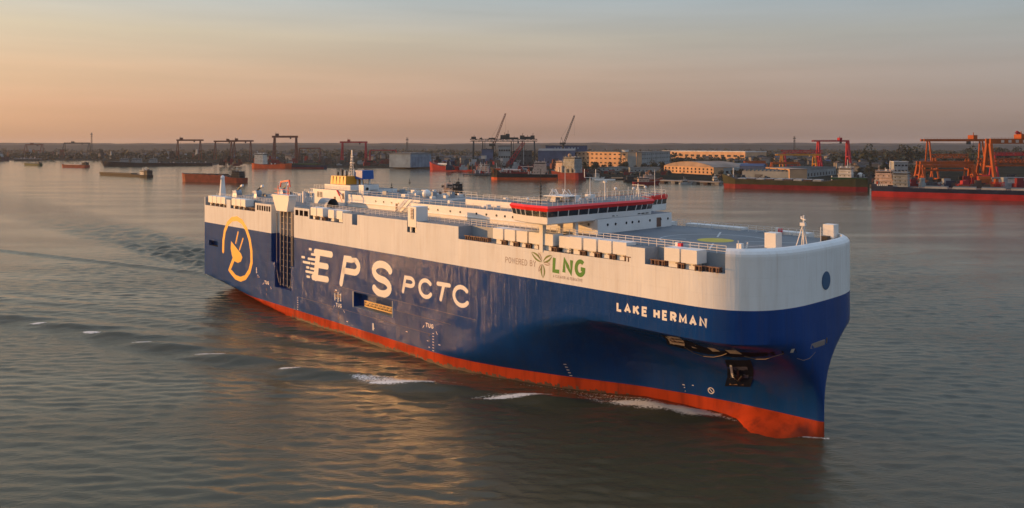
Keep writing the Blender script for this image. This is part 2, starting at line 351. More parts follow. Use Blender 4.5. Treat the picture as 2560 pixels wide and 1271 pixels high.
# ================================================================== LAND
shore_px = [(-1500, 396), (-300, 401), (0, 401), (250, 402), (258, 414.5), (530, 412.5), (560, 408), (625, 410), (700, 419), (985, 421), (1160, 425), (1230, 437), (1440, 444), (1560, 450), (1680, 455), (1800, 460), (1900, 461), (2170, 468), (2300, 474), (2560, 481), (3100, 494), (4200, 520)]
shore = [at(px, py) for px, py in shore_px]
LZ = 3.0
mb = MB(); m_land = paint('land_ground', (.026, .029, .023), 1., .4, .02, tint=(.055, .047, .04), tint_amt=.7, spec=0.)
m_quay = paint('quay_concrete', (.09, .085, .08), .9, .3, .2, tint=(.03, .03, .03), tint_amt=.8, spec=.05)
sh = [Vector((-16000, shore[0].y + 300, 0))] + shore + [Vector((16000, shore[-1].y, 0))]
for a, b_ in zip(sh, sh[1:]): mb.quad((a.x, a.y, -1), (b_.x, b_.y, -1), (b_.x, b_.y, LZ), (a.x, a.y, LZ), 1)
mb.ngon([(p.x, p.y, LZ) for p in sh] + [(16000, 14000, LZ), (-16000, 14000, LZ)], 0)
tag(mb.build('ground', [m_land, m_quay]), kind='structure')
# low hills on the horizon
mb = MB(); rs2 = random.Random(3)
def ridge(yy, base, amp, seed, m):
    r = random.Random(seed); ph = [(r.uniform(300, 3500), r.uniform(0, 6.3), r.uniform(.3, 1)) for _ in range(9)]
    pts = []
    for i in range(241):
        x = -9500 + i * 79; h = base + amp * sum(w * math.sin(x / l * 6.28 + p) for l, p, w in ph) / 3 + r.uniform(-2, 2); pts.append((x, h))
    for (x0, h0), (x1, h1) in zip(pts, pts[1:]):
        mb.quad((x0, yy, LZ - .5), (x1, yy, LZ - .5), (x1, yy + 60, h1), (x0, yy + 60, h0), m); mb.quad((x0, yy + 60, h0), (x1, yy + 60, h1), (x1, yy + 500, LZ - .5), (x0, yy + 500, LZ - .5), m)
ridge(9000, 62, 7, 1, 0); ridge(6200, 42, 7, 2, 0)
tag(mb.build('hills', paint('hill_woods', (.018, .024, .02), .95, .4, .01)), kind='structure')

# ================================================================== CAR CARRIER
ship = emp('car_carrier_ship', SO, SA, 'huge blue and white car carrier ship with large white letters on its hull', 'ship')
HB = 18.8; SE = 193.8; S0 = 178.5; ZT = 29.2; ZB = 21.3; ZN = 26.7; ZR = 2.3
def TU(s):
    if s <= S0: return HB
    q = min(1, (s - S0) / (SE - S0)); return HB * max(0., 1 - q ** 3.1) ** (1 / 3.1)
def itp(x, tab):
    if x <= tab[0][0]: return tab[0][1]
    for (a, b), (c, d) in zip(tab, tab[1:]):
        if x <= c: return b + (d - b) * (x - a) / (c - a)
    return tab[-1][1]
T0 = [(0, 3.5), (10, 8), (25, 12.8), (40, 16.6), (54, 18.5), (64, 18.8), (116, 18.8), (123, 18.5), (130, 17.4), (136, 15.9), (140, 14.6), (148, 11.8), (155, 9.0), (163, 5.8), (171, 3.5), (178, 2.0), (186, 1.0), (193, .4), (194, 0)]
ZK = [(0, 5.0), (20, 3.6), (40, 1.6), (54, .3), (60, 0), (116, 0), (119, 2.3), (124, 3.4), (131, 5.5), (138, 9.1), (146, 12.0), (155, 14.6), (163, 16.1), (300, 16.3)]
def tz(s, z):
    T = TU(s); zk = itp(s, ZK); z0 = 0. if s < 60 else ZR
    if z >= zk or 60 <= s <= 116: return T
    base = min(itp(s, T0), T)
    if s < 60:
        w = max(0, z / zk) ** .6; return base + (T - base) * w if z >= 0 else base
    bulb = 4.4 * math.exp(-((s - 186.5) / 6.2) ** 2) * (max(0, ZR - z) / ZR) ** 1.25 * min(1, max(0, (SE - s) / 3.5))
    if z < z0 or zk <= z0: return min(base + bulb, HB)
    w = (z - z0) / (zk - z0); p = 1.25 + 1.15 * min(1, max(0, (s - 125) / 45))
    c = min(1, max(0, (s - 132) / 34)); f = (1 - c) * (1 - (1 - w) ** 1.9) + c * w ** p
    return base + (T - base) * f
def SP(s, z, off=0.): return (s, -(tz(s, z) + off), z)

NOTCH = [(.5, 16.2), (19.1, 35.4), (66.3, 82.5), (86.6, 88.9), (108.9, 112.3), (126.5, 169.5), (173.3, 187.2)]
notch = lambda s: any(a < s < b for a, b in NOTCH)
SLOTS = [(36.6 + i * 1.42, 37.6 + i * 1.42) for i in range(6)] + [(58.9, 60.6), (61.2, 63.0), (63.5, 65.6)]
slot = lambda s: any(a < s < b for a, b in SLOTS)
st = set([0., .5] + [x for n in NOTCH for x in n] + [x for n in SLOTS for x in n] + [45.3, 47.4, 56.6, 58.2, 87.3, 103.2, 3.4, 6., 8., 10.])
st |= {float(x) for x in range(2, 179, 2)}
st |= {S0 + (SE - S0) * math.sin(PI / 2 * k / 26) ** (2 / 3.1) for k in range(0, 27)} | {187.2}
st = sorted(st); st2 = [st[0]]
for x in st[1:]:
    if x - st2[-1] > .04: st2.append(x)
st = st2; st[-1] = SE
zr = [-3, -1.5, 0, .6, 1.2, 1.75, 2.3, 2.9, 3.6, 4.4, 5.0, 5.9, 6.9, 7.3, 8.4, 9.6, 10.8, 12, 12.9, 13.5, 14.3, 15.1, 15.9, 16.3, 17.5, 19, 20.2, 21.3, 22.6, 24, 25.4, 26.7, 27.2, 28.6, 29.2]
mb = MB()
for sd in (1, -1):
    base = len(mb.v)
    for s in st:
        for z in zr:
            mb.v.append((s, -sd * tz(s, z), z))
    nz_ = len(zr)
    for i in range(len(st) - 1):
        sm = (st[i] + st[i + 1]) / 2
        for j in range(nz_ - 1):
            zm = (zr[j] + zr[j + 1]) / 2
            if zm > ZN and notch(sm): continue
            if 27.2 < zm < 28.6 and slot(sm): continue
            if sd == 1:
                if 45.3 < sm < 58.2 and zm > 13.5: continue
                if 47.4 < sm < 56.6 and 6.9 < zm <= 13.5: continue
                if 87.3 < sm < 103.2 and 7.3 < zm < 10.8: continue
                if 3.4 < sm < 10 and 14.3 < zm < 15.9 and not (6 < sm < 8 and False): continue
            a = base + i * nz_ + j; b = a + nz_
            f = (a, b, b + 1, a + 1) if sd == 1 else (a + 1, b + 1, b, a)
            mb.f.append(f); mb.m.append(2 if zm < ZR else (1 if zm < ZB else 0))
# transom
for j in range(len(zr) - 1):
    z0, z1 = zr[j], zr[j + 1]; zm = (z0 + z1) / 2
    if zm > ZN + 1.3: pass
    mb.quad((0, tz(0, z0), z0), (0, -tz(0, z0), z0), (0, -tz(0, z1), z1), (0, tz(0, z1), z1), 2 if zm < ZR else (1 if zm < ZB else 0))
mb.build('hull', [M_WHITE, M_BLUE, M_RED], ship, smooth=True)

def recess(s0, s1, z0, z1, d, mat, name='recess', floor=None):
    m = MB(); y0 = -HB; y1 = -(HB - d)
    m.quad((s0, y1, z0), (s1, y1, z0), (s1, y1, z1), (s0, y1, z1), 0)
    m.quad((s0, y0, z0), (s0, y1, z0), (s0, y1, z1), (s0, y0, z1), 0); m.quad((s1, y1, z0), (s1, y0, z0), (s1, y0, z1), (s1, y1, z1), 0)
    m.quad((s0, y0, z0), (s1, y0, z0), (s1, y1, z0), (s0, y1, z0), 1); m.quad((s0, y1, z1), (s1, y1, z1), (s1, y0, z1), (s0, y0, z1), 0)
    return m.build(name, [mat, floor or mat], ship)
recess(3.4, 10, 14.3, 15.9, 1.5, M_BLUE, 'mooring_port', M_DARK)
recess(87.3, 103.2, 7.3, 10.8, 2.0, M_BLUE, 'boarding_port', M_GREYW)
# upper deck, in strips that leave the side galleries sunken
IN = 15.3
mb = MB()
for i in range(len(st) - 1):
    a, b = st[i], st[i + 1]; sm = (a + b) / 2
    ta, tb = (IN, IN) if sm < 187.2 else (max(0, TU(a) - 1.1), max(0, TU(b) - 1.1))
    mb.quad((a, -ta, ZT), (b, -tb, ZT), (b, tb, ZT), (a, ta, ZT))
    if sm < 187.2:
        for sd in (1, -1):
            z = ZN if notch(sm) else ZT
            if sd == 1 and 45.3 < sm < 58.2: continue
            q = [(a, -sd * TU(a), z), (b, -sd * TU(b), z), (b, -sd * IN, z), (a, -sd * IN, z)]
            mb.quad(*(q if sd == 1 else q[::-1]))
mb.build('main_deck', M_DECK, ship)
# walls of the sunken side galleries, grey standing in for their deep shade
for (a, b) in NOTCH:
    for sd in (1, -1):
        m = MB(); y = -sd * IN; yo = -sd * (HB - .01); yob = -sd * (TU(b) - .01)
        m.quad((a, y, ZN), (b, y, ZN), (b, y, ZT - .002), (a, y, ZT - .002)); m.quad((a, yo, ZN), (a, y, ZN), (a, y, ZT), (a, yo, ZT)); m.quad((b, y, ZN), (b, yob, ZN), (b, yob, ZT), (b, y, ZT))
        m.build('gallery_wall', M_GREYW, ship)
for (a, b) in SLOTS:                                 # dark openings of the mooring deck: inner liner
    m = MB(); y0, y1 = -HB + .01, -HB + 1.6
    m.quad((a, y1, 27.2), (b, y1, 27.2), (b, y1, 28.6), (a, y1, 28.6), 0); m.quad((a, y0, 27.2), (a, y1, 27.2), (a, y1, 28.6), (a, y0, 28.6), 1); m.quad((b, y1, 27.2), (b, y0, 27.2), (b, y0, 28.6), (b, y1, 28.6), 1); m.quad((a, y0, 27.2), (b, y0, 27.2), (b, y1, 27.2), (a, y1, 27.2), 1)
    m.build('mooring_port', [M_DARK, M_BRACK], ship)
# turtle-back bulwark round the bow
mb = MB(); cols = [s for s in st if s >= 187.2]
def ring_pt(s, inset, z, sd):
    T = TU(s); e = 1e-3; s2 = max(178.6, s - e)
    dT = (TU(min(SE - 1e-4, s)) - TU(s2 - 1e-3)) / (min(SE - 1e-4, s) - (s2 - 1e-3)) if s < SE else -1e6
    n = Vector((-dT, 1)); n.normalize(); return (s - n.x * inset, -sd * (T - n.y * inset), z)
for sd in (1, -1):
    for a, b in zip(cols, cols[1:]):
        prof = [(-.0, ZT - .002), (.06, ZT + .35), (.35, ZT + .75), (.85, ZT + 1.05), (1.3, ZT + 1.1), (1.35, ZT - .01)]
        for (i0, z0), (i1, z1) in zip(prof, prof[1:]):
            q = [ring_pt(a, i0, z0, sd), ring_pt(b, i0, z0, sd), ring_pt(b, i1, z1, sd), ring_pt(a, i1, z1, sd)]
            mb.quad(*(q if sd == 1 else q[::-1]))
    a = cols[0]
    mb.ngon([ring_pt(a, i, z, sd) for i, z in prof])
mb.build('bow_bulwark', M_WHITE, ship, smooth=True)
m = MB(); n = 28
m.ngon([(SE + .03, -(-.6 + 1.45 * math.cos(2 * PI * k / n)) , 24.35 + 1.45 * math.sin(2 * PI * k / n)) for k in range(n)][::-1])
m.ngon([(SE + .06, -(-.6 + 1.35 * math.cos(2 * PI * k / n)) , 24.35 + 1.35 * math.sin(2 * PI * k / n)) for k in range(n)])
m.build('bow_disc', M_DISC, ship)

# ---- ventilator boxes in the galleries (one shared mesh), with the fittings under them
def vent_mesh(w):
    m = MB(); m.box(-w / 2, w / 2, -1.3, 1.3, .95, 2.95, 0); m.box(-w / 2 + .05, w / 2 - .05, -1.25, 1.25, 2.95, 3.0, 0)
    m.box(-w * .3, w * .3, -.9, .9, 0, .95, 0); return m.mesh('ventilator', [M_BOX])
def fit_mesh():
    m = MB(); m.box(-.55, .55, -.5, .3, 0, .75, 0); m.tube((-.4, -.75, 0), (-.4, -.75, .8), .18, n=8, m=0); m.tube((.35, -.8, 0), (.35, -.8, .7), .18, n=8, m=0); m.box(-.8, .8, -.95, -.7, .7, .85, 0); return m.mesh('deck_fitting', [M_BRACK])
VM = vent_mesh(2.85); VMS = vent_mesh(2.7); FM = fit_mesh()
def vent(s, t, me=VM, z=ZN):
    o = put('ventilator', me, ship, (s, -t, z)); return o
VS = [3.9, 7.1, 10.3, 13.5] + [20.9, 24.1, 27.3] + [68.1, 71.3] + [138.2, 141.5, 144.8, 148.1, 151.4] + [158.2, 161.5, 164.8, 168.0] + [178.35, 181.5]
for s in VS:
    vent(s, 17.35); put('deck_fitting', FM, ship, (s + 1.62, -17.9, ZN), 0)
    vent(s, -17.35)
    if s > 100: vent(s + .0, -17.35) if False else None
for s in (75.6, 79.6, 155.0): vent(s, 16.7, VMS, ZN - .2)
for s in (128.5, 130.4, 132.2, 134.0, 174.6, 176.0, 184.6, 185.8, 30.9, 32.6, 34.0): put('deck_fitting', FM, ship, (s, -17.4, ZN), 0)
for s, t in ((188.2, 5.6), (188.2, -14.0)):
    m = MB(); m.box(-.95, .95, -.95, .95, .35, 2.7); m.box(-.7, .7, -.7, .7, 0, .35); put('ventilator', m.mesh('ventilator', [M_BOX]), ship, (s, -t, ZT + .01))
m = MB(); m.box(109.1, 112.1, -18.75, -15.6, 27.9, 32.3); m.box(109.3, 109.9, -18.4, -18.0, ZN, 27.9); m.box(111.3, 111.9, -18.4, -18.0, ZN, 27.9); m.box(110.2, 111.2, -18.83, -18.75, 29.6, 31.9, 1)
for k in range(7): m.box(110.2, 111.2, -18.9, -18.83, 29.7 + k * .32, 29.8 + k * .32, 0)
m.build('pilot_locker', [M_BOX, M_BRACK], ship)

# ---- railings
def rail(name, pts, h=1.1, step=1.6, rows=3, r=.035, mat=M_RAIL):
    m = MB()
    for p, q in zip(pts, pts[1:]):
        p = Vector(p); q = Vector(q); L = (q - p).length; n = max(1, int(L / step))
        for k in range(n + 1):
            c = p.lerp(q, k / n); m.bar(c, c + Vector((0, 0, h)), r * 1.6, m=0)
        for j in range(1, rows + 1):
            z = Vector((0, 0, h * j / rows)); m.bar(p + z, q + z, r * 1.5, m=0)
    return m.build(name, mat, ship)
rail('railing', [(59, -15.5, ZT), (126, -15.5, ZT)]); rail('railing', [(126.6, -15.5, ZT), (186, -15.5, ZT)], h=1.25, r=.05)
rail('railing', [(100, 15.5, ZT), (186, 15.5, ZT)], h=1.2); rail('railing', [(1, -15.4, ZT), (44, -15.4, ZT)]); rail('railing', [(1, 15.4, ZT), (90, 15.4, ZT)])
rail('railing', [(155.6, -18.5, ZN), (157, -18.5, ZN)], step=.7)

# ---- helicopter landing area and deck marks
def ringmark(name, c, r0, r1, z, mat, a0=0, a1=2 * PI, n=48):
    m = MB()
    for k in range(n):
        p, q = a0 + (a1 - a0) * k / n, a0 + (a1 - a0) * (k + 1) / n
        m.quad((c[0] + r0 * math.cos(p), c[1] + r0 * math.sin(p), z), (c[0] + r1 * math.cos(p), c[1] + r1 * math.sin(p), z), (c[0] + r1 * math.cos(q), c[1] + r1 * math.sin(q), z), (c[0] + r0 * math.cos(q), c[1] + r0 * math.sin(q), z))
    return m.build(name, mat, ship)
ringmark('landing_disc', (174.9, -1.2), 0, 3.1, ZT + .006, M_HELI)
M_MARK = paint('deck_mark_white', (.5, .52, .52), .6, .15, .8)
ringmark('landing_circle', (174.9, -1.2), 9.3, 9.55, ZT + .006, M_MARK)
for q in range(4):
    an = q * PI / 2 + .5
    m = MB(); c, s_ = math.cos(an), math.sin(an)
    m.quad(*[(174.9 + c * a - s_ * b, -1.2 + s_ * a + c * b, ZT + .011) for a, b in ((5, -.16), (13.5, -.16), (13.5, .16), (5, .16))]); m.build('deck_line', M_MARK, ship)

# ---- accommodation house and deckhouse
def wall_box(name, x0, x1, y0, y1, z0, z1, mat=M_HOUSE, top=M_DECK):
    m = MB(); m.box(x0, x1, y0, y1, z0, z1, 0, top=1); return m.build(name, [mat, top], ship)
house = wall_box('accommodation_house', 97, 155.2, -9.3, 13.5, ZT + .01, 31.95)
aft = wall_box('deckhouse', 64.2, 96.8, -6.4, 12, ZT + .01, 32.4)
aft2 = wall_box('deckhouse', 47, 64, -7.0, 10, ZT + .01, 33.3)
PW = MB(); PW.tube((0, 0, 0), (0, -.05, 0), .26, n=10); PWm = PW.mesh('window', [M_GLASS])
FR = MB(); FR.tube((0, 0, 0), (0, -.03, 0), .33, n=10); FRm = FR.mesh('window_frame', [M_BOX])
def port(par, x, y, z, front=False):
    o = put('window', PWm, par, (x, y, z), PI / 2 if front else 0.)
    return o
for x in [101, 104, 107.5, 112, 115.5, 121, 124.2, 127.4, 130, 132.4, 135.0, 137.4, 141.8, 149.5, 153.0]: port(house, x, -9.31, 30.9)
for y in [-6.5, -4.2, -1, .8, 2.8, 6.3, 9.8, 12.2]: port(house, 155.21, y, 30.8, True)
for x in [78, 81.5, 85, 88, 90.5, 93.2, 95.6]: port(aft, x, -6.41, 31.2)
for x in [50.0, 51.6]:
    m = MB(); m.box(x - .6, x + .6, -7.04, -7.001, 31, 32.5); 
    for k in range(4): m.box(x - .7, x + .7, -7.09, -7.04, 31.1 + k * .36, 31.2 + k * .36, 1)
    m.build('louvre', [M_DARK, M_BOX], aft2)
for (x, z, w, h, par, y) in [(145.6, 29.3, .9, 1.9, house, -9.3), (58.5, 30.4, .9, 1.1, aft2, -7.0), (86.8, 29.3, .8, 1.8, aft, -6.4), (62.8, 31.0, .8, 1.6, aft2, -7.0)]:
    m = MB(); m.box(x, x + w, y - .05, y - .002, z, z + h); m.build('door', M_BRACK, par)
m = MB(); m.box(155.2, 155.26, 8.5, 9.9, 29.35, 31.2); m.build('door', M_BRACK, house)
# ledge under the house wall, stair
m = MB(); m.box(97.2, 154, -9.6, -9.302, 29.95, 30.06); m.build('ledge', M_HOUSE, house)
m = MB(); m.box(64.4, 96.6, -6.7, -6.402, 30.3, 30.42); m.build('ledge', M_HOUSE, aft)
m = MB()
m.bar((88.5, -7.0, ZT), (93, -7.0, 32.4), .12); m.bar((88.5, -8.1, ZT), (93, -8.1, 32.4), .12)
for k in range(12): f = k / 12; m.box(88.4 + 4.5 * f, 88.9 + 4.5 * f, -8.1, -7.0, ZT + 3.2 * f, ZT + .06 + 3.2 * f)
m.build('stair', M_RAIL, ship)
# long low casing on top of the house
cas = wall_box('casing', 110, 147, -3.2, 3.5, 31.96, 33.2); rail('railing', [(97.5, -9.1, 31.96), (144, -9.1, 31.96)], step=2.2, rows=2); rail('railing', [(64.5, -6.2, 32.41), (96.5, -6.2, 32.41)], step=2.2, rows=2)
rail('railing', [(110, -3.1, 33.2), (146, -3.1, 33.2)], step=2, rows=2); rail('railing', [(47.3, -6.8, 33.31), (63.8, -6.8, 33.31)], step=1.5)
rail('railing', [(97.5, 13.2, 31.96), (144, 13.2, 31.96)], step=2.2, rows=2); rail('railing', [(64.5, 11.8, 32.41), (96.5, 11.8, 32.41)], step=2.2, rows=2)

# ---- bridge
def ccw(p): return p[::-1]
BR = [(143.8, -19.8), (148.6, -21.2), (154.3, -21.6), (154.6, -6), (154.9, 2), (154.5, 7.6), (150.5, 10.6), (149, 11.5), (148, 21.5), (143.8, 21.5)]   # local (s, y) with y = -t
def scalep(P, k, s0=148, y0=0):
    return [(s0 + (x - s0) * k, y0 + (y - y0) * (1 + (k - 1) * .25)) for x, y in P]
def loft(name, P0, z0, P1, z1, mat, caps=(True, True), par=ship):
    m = MB(); n = len(P0)
    for i in range(n):
        j = (i + 1) % n; m.quad((*P0[i], z0), (*P0[j], z0), (*P1[j], z1), (*P1[i], z1))
    if caps[1]: m.ngon([(*p, z1) for p in P1])
    if caps[0]: m.ngon([(*p, z0) for p in P0][::-1])
    return m.build(name, mat, par)
lower = loft('wheelhouse', scalep(BR, .93), 31.6, scalep(BR, 1.), 31.8, M_HOUSE, (True, False))
loft('wheelhouse_wall', scalep(BR, 1.), 31.8, scalep(BR, 1.015), 33.0, M_HOUSE, (False, True), lower)
loft('wheelhouse_wall', scalep(BR, .985), 33.0, scalep(BR, 1.035), 34.12, M_DARK, (False, False), lower)
loft('visor', scalep(BR, 1.06), 34.0, scalep(BR, 1.12), 34.62, M_VIS, (True, False), lower)
loft('visor', scalep(BR, 1.12), 34.62, scalep(BR, 1.06), 34.98, M_VIS, (False, False), lower)
loft('bridge_roof', scalep(BR, 1.055), 34.5, scalep(BR, 1.055), 34.9, M_DECK, (False, True), lower)
# window panes and mullions round the wheelhouse
Wd, Wu = scalep(BR, 1.012), scalep(BR, 1.058)
def edge_panes(i, n, gapfrac=.05):
    a0, a1 = Vector((*Wd[i], 33.04)), Vector((*Wd[i + 1], 33.04)); b0, b1 = Vector((*Wu[i], 34.06)), Vector((*Wu[i + 1], 34.06))
    for k in range(n):
        u, v = (k + gapfrac) / n, (k + 1 - gapfrac) / n
        m = MB(); m.quad(a0.lerp(a1, u), a0.lerp(a1, v), b0.lerp(b1, v), b0.lerp(b1, u)); m.build('window', M_GLASS, lower)
        u2 = k / n; m = MB(); m.bar(a0.lerp(a1, u2), b0.lerp(b1, u2), .16); m.build('mullion', M_HOUSE, lower)
for i, n in ((0, 3), (1, 3), (2, 6), (3, 3), (4, 3), (5, 2), (7, 5)): edge_panes(i, n)
m = MB()
for k in range(9): m.box(154.63 + k * .03, 154.72 + k * .03, -4.6 + k * 1.25, -3.8 + k * 1.25, 32.2, 32.36)
m.build('vent_slots', M_DARK, lower)
# wing pillars, masts and aerials on the bridge
def pole(name, p, z0, z1, r0, r1=None, mat=M_HOUSE, par=ship, extra=None):
    m = MB(); m.tube((p[0], -p[1], z0), (p[0], -p[1], z1), r0, r1 or r0, n=8)
    if extra: extra(m, p)
    return m.build(name, mat, par)
m = MB(); m.prism([(149.6, -18.9), (150.5, -18.9), (150.5, -18.0), (149.6, -18.0)], ZN - .4, 32); m.build('wing_pillar', M_HOUSE, ship)
m = MB(); m.prism([(149.6, -14.1), (150.3, -14.1), (150.3, -13.4), (149.6, -13.4)], ZT, 32); m.build('wing_pillar', M_HOUSE, ship)
m = MB(); m.prism([(152.6, -13.2), (153.3, -13.2), (153.3, -12.5), (152.6, -12.5)], ZT, 32); m.build('wing_pillar', M_HOUSE, ship)
m = MB(); m.tube((150, -18.9, 34.8), (150, -18.9, 38.6), .09, n=6)
m.tube((150, -18.9, 38.6), (150, -18.9, 41.2), .05, n=6)
for k in range(4): m.ball((150, -18.9, 36.4 + k * .62), .22, 1, 6, 4)
m.build('signal_mast', [M_BLK, M_BLK], ship)
pole('aerial', (150, 12.5), 34.9, 41.4, .07, .04)
def dome_extra(m, p): m.ball((p[0], -p[1], 36.0), .7, 0)
m = MB()
for a, b in ((146.4, 11.5), (148.8, 8.6)): m.box(a - .8, a + .8, -b - .6, -b + .6, 34.9, 36.1)
for k in range(10): m.bar((146 + RN.uniform(-1.5, 2), -10 + RN.uniform(-2.5, 2.5), 34.9), (146 + RN.uniform(-1.5, 2), -10 + RN.uniform(-2.5, 2.5), 37.2), .12)
m.box(144.5, 149.5, -12.6, -7.4, 35.9, 36.05); m.build('radar_platform', M_HOUSE, ship)
m = MB(); m.tube((150, -5.5, 34.9), (150, -5.5, 39.4), .11, .06, n=8)
m.bar((150, -5.5, 39.4), (150, -5.5, 39.5), .1)
for (a, b, z) in ((-1.1, 1.1, 39.4), ): 
    m.bar((150 + .68 * a, -5.5 + .7 * a, z), (150 + .68 * b, -5.5 + .7 * b, z), .09)
    for e in (a, b): m.bar((150 + .68 * e, -5.5 + .7 * e, z), (150 + .68 * e, -5.5 + .7 * e, z + 1.6), .08)
m.box(149.3, 150.7, -6.2, -4.8, 35.4, 36.2)
m.build('radar_mast', M_HOUSE, ship)
m = MB(); m.tube((150, -1.1, 34.9), (150, -1.1, 38.7), .16, .10, n=8); m.bar((150 - 2.0 * .68, -1.1 - 2.0 * .73, 38.85), (150 + 2.0 * .68, -1.1 + 2.0 * .73, 38.85), .3, .26); m.box(149.7, 150.3, -1.4, -.8, 38.3, 38.7)
m.build('radar_scanner', M_BOX, ship)
pole('aerial', (150, -14.8), 34.9, 40.5, .08, .05)
m = MB(); 
for q in range(4): m.bar((147.6 + .7 * (q % 2), 11.6 + .7 * (q // 2), 34.9), (147.9, 11.9, 37.6), .09)
m.bar((146.4, 11.9, 37.3), (149.6, 11.9, 37.3), .1); m.bar((147.4, 11.9, 36.4), (148.4, 11.9, 36.4), .1); m.build('antenna_frame', M_HOUSE, ship)
for (s, y, r, z) in ((152, -10.5, .28, 35.6), (148, 4.5, .35, 36.8), (151, 6.5, .3, 36.9), (146, 16.8, .3, 36.6), (145.5, -17.8, .3, 35.6)):
    m = MB(); m.tube((s, y, 34.86), (s, y, z), .07, n=6); m.ball((s, y, z), r, 0, 8, 5); m.build('satellite_dome', M_BOX, ship)
BRr = scalep(BR, 1.0); rail('railing', [(x, y, 34.86) for x, y in BRr + BRr[:1]], h=1.1, step=1.3, rows=2, r=.03)
for k in range(16): 
    s, y = 150.8 + RN.uniform(-5, 3), RN.uniform(-19, 20); m = MB(); m.bar((s, y, 34.86), (s + RN.uniform(-.2, .2), y, 34.86 + RN.uniform(1.2, 2.6)), .06); m.build('aerial', M_RAIL, ship)

# ---- helideck-side items
for (s, t) in ((177.6, 15.9), (177.3, -15.9)):
    m = MB(); m.box(s - .4, s + .1, -t - .3, -t + .3, ZT, ZT + 1.1, 1); m.box(s + .15, s + .75, -t - .3, -t + .3, ZT + .2, ZT + 1.0, 0); m.build('fire_locker', [M_PINK, M_BOX], ship)
m = MB()
for q in (-1, 1): m.bar((190.2 + .5 * q, .6, ZT), (190.4, 0, ZT + 4.2), .12)
m.bar((189.6, -1.1, ZT), (190.4, 0, ZT + 4.2), .12); m.tube((190.4, 0, ZT), (190.4, 0, ZT + 5.2), .13, n=8); m.bar((189.5, .9, ZT + 4.6), (191.2, -.9, ZT + 4.6), .14); m.box(190.2, 191, -.9, -.3, ZT + 3.6, ZT + 4.1); m.bar((189.6, .8, ZT + 4.6), (189.6, .8, ZT + 4.95), .2)
m.build('fore_mast', M_HOUSE, ship)
pole('ensign_staff', (190.7, -5.2), ZT, ZT + 3.0, .06); 
m = MB(); m.tube((189.8, 9.9, ZT), (189.8, 9.9, ZT + .9), .35, n=10); m.box(189.2, 190.4, 8.2, 9.3, ZT, ZT + 1.2); m.build('winch', M_BLK, ship)
m = MB(); m.tube((188.3, -15.9, ZT + 1.0), (188.3, -15.9, ZT + 2.3), .06, n=6); m.box(187.8, 188.6, -15.6, -14.9, ZT + 1, ZT + 1.8); m.tube((188.9, -14.7, ZT + 1), (189.1, -14.6, ZT + 2), .1, n=6); m.build('fairlead', M_BOX, ship)

# ---- funnel casing and the main mast
m = MB(); m.box(51, 64.5, -5.6, 3.5, 33.31, 34.7, 0, top=1); m.build('funnel_base', [M_HOUSE, M_DECK], ship)
m = MB(); m.box(52.0, 60.0, -4.3, 1.5, 34.7, 37.0, 0, taper=.15)
for k in range(4): m.box(53.2 + k * 1.8, 53.35 + k * 1.8, -4.32, -4.2, 34.8, 36.9, 1)
m.build('funnel', [M_FUNY, M_BRACK], ship)
m = MB(); m.box(59.6, 63.4, -1.2, 2.6, 36.2, 38.6, 0, taper=.1); m.box(60.2, 60.6, -.9, -.5, 34.7, 36.2, 1); m.box(62.2, 62.6, -.9, -.5, 34.7, 36.2, 1); m.box(62.2, 62.6, 1.6, 2.0, 34.7, 36.2, 1); m.build('funnel_top', [M_FUNB, M_BOX], ship)
m = MB()
for k in range(6): m.tube((53.2 + k * 1.15, -2.6 + (k % 2) * 1.6, 37), (53.2 + k * 1.15, -2.6 + (k % 2) * 1.6, 38.1 + .3 * (k % 3)), .24, n=8, m=k % 2)
m.build('exhaust_pipe', [M_BLK, M_HOUSE], ship)
m = MB()
for a, b in ((-1, -1), (1, -1), (0, 1)): m.bar((58 + a * .6, -1 + b * .5, 37), (58 + a * .08, -1 + b * .08, 44.2), .08)
for k in range(9): z = 37.6 + k * .75; w = .55 * (1 - k / 10); m.bar((58 - w, -1 - w, z), (58 + w, -1 - w, z + .3), .07); m.bar((58, -1 + w, z), (58 - w, -1 - w, z + .4), .07)
m.bar((56.8, -1, 40.6), (59.2, -1, 40.6), .1); m.bar((57.3, -1, 42.4), (58.7, -1, 42.4), .1); m.build('main_mast', M_HOUSE, ship)
m = MB(); m.box(66.5, 68.8, -4.2, -2.2, 32.41, 34.9); m.tube((69, -3.2, 33.9), (69.2, -3.2, 33.9), .4, n=10, m=1); m.build('fan_house', [M_BOX, M_BLK], ship)
m = MB(); m.ball((89, 1.5, 33.2), 1.15, 0, 14, 8); m.tube((89, 1.5, 32.41), (89, 1.5, 32.8), .8, n=10); m.build('satellite_dome', M_BOX, ship)
for k in range(26):       # pipes, goosenecks and small fittings on the deckhouse roofs
    s = RN.uniform(66, 96); y = RN.uniform(-4, 10); m = MB(); h = RN.uniform(.4, 1.3); m.box(s, s + RN.uniform(.4, 1.8), y, y + RN.uniform(.4, 1.4), 32.4, 32.4 + h); m.build('roof_fitting', RN.choice([M_BOX, M_GREYW, M_HOUSE]), ship)
for k in range(22):
    s = RN.uniform(100, 145); y = RN.uniform(-8, 12); m = MB(); h = RN.uniform(.3, 1.0); m.box(s, s + RN.uniform(.4, 1.5), y, y + RN.uniform(.4, 1.2), 31.95, 31.95 + h); m.build('roof_fitting', RN.choice([M_BOX, M_GREYW, M_HOUSE]), ship)
# liferaft drums, lifeboat crane
m = MB(); m.bar((60.2, -7.1, 33.3), (62.4, -7.6, 32.0), .35, .3); m.bar((62.4, -7.6, 32.0), (64, -7.8, 30.4), .1); m.build('davit', M_VIS, aft2)
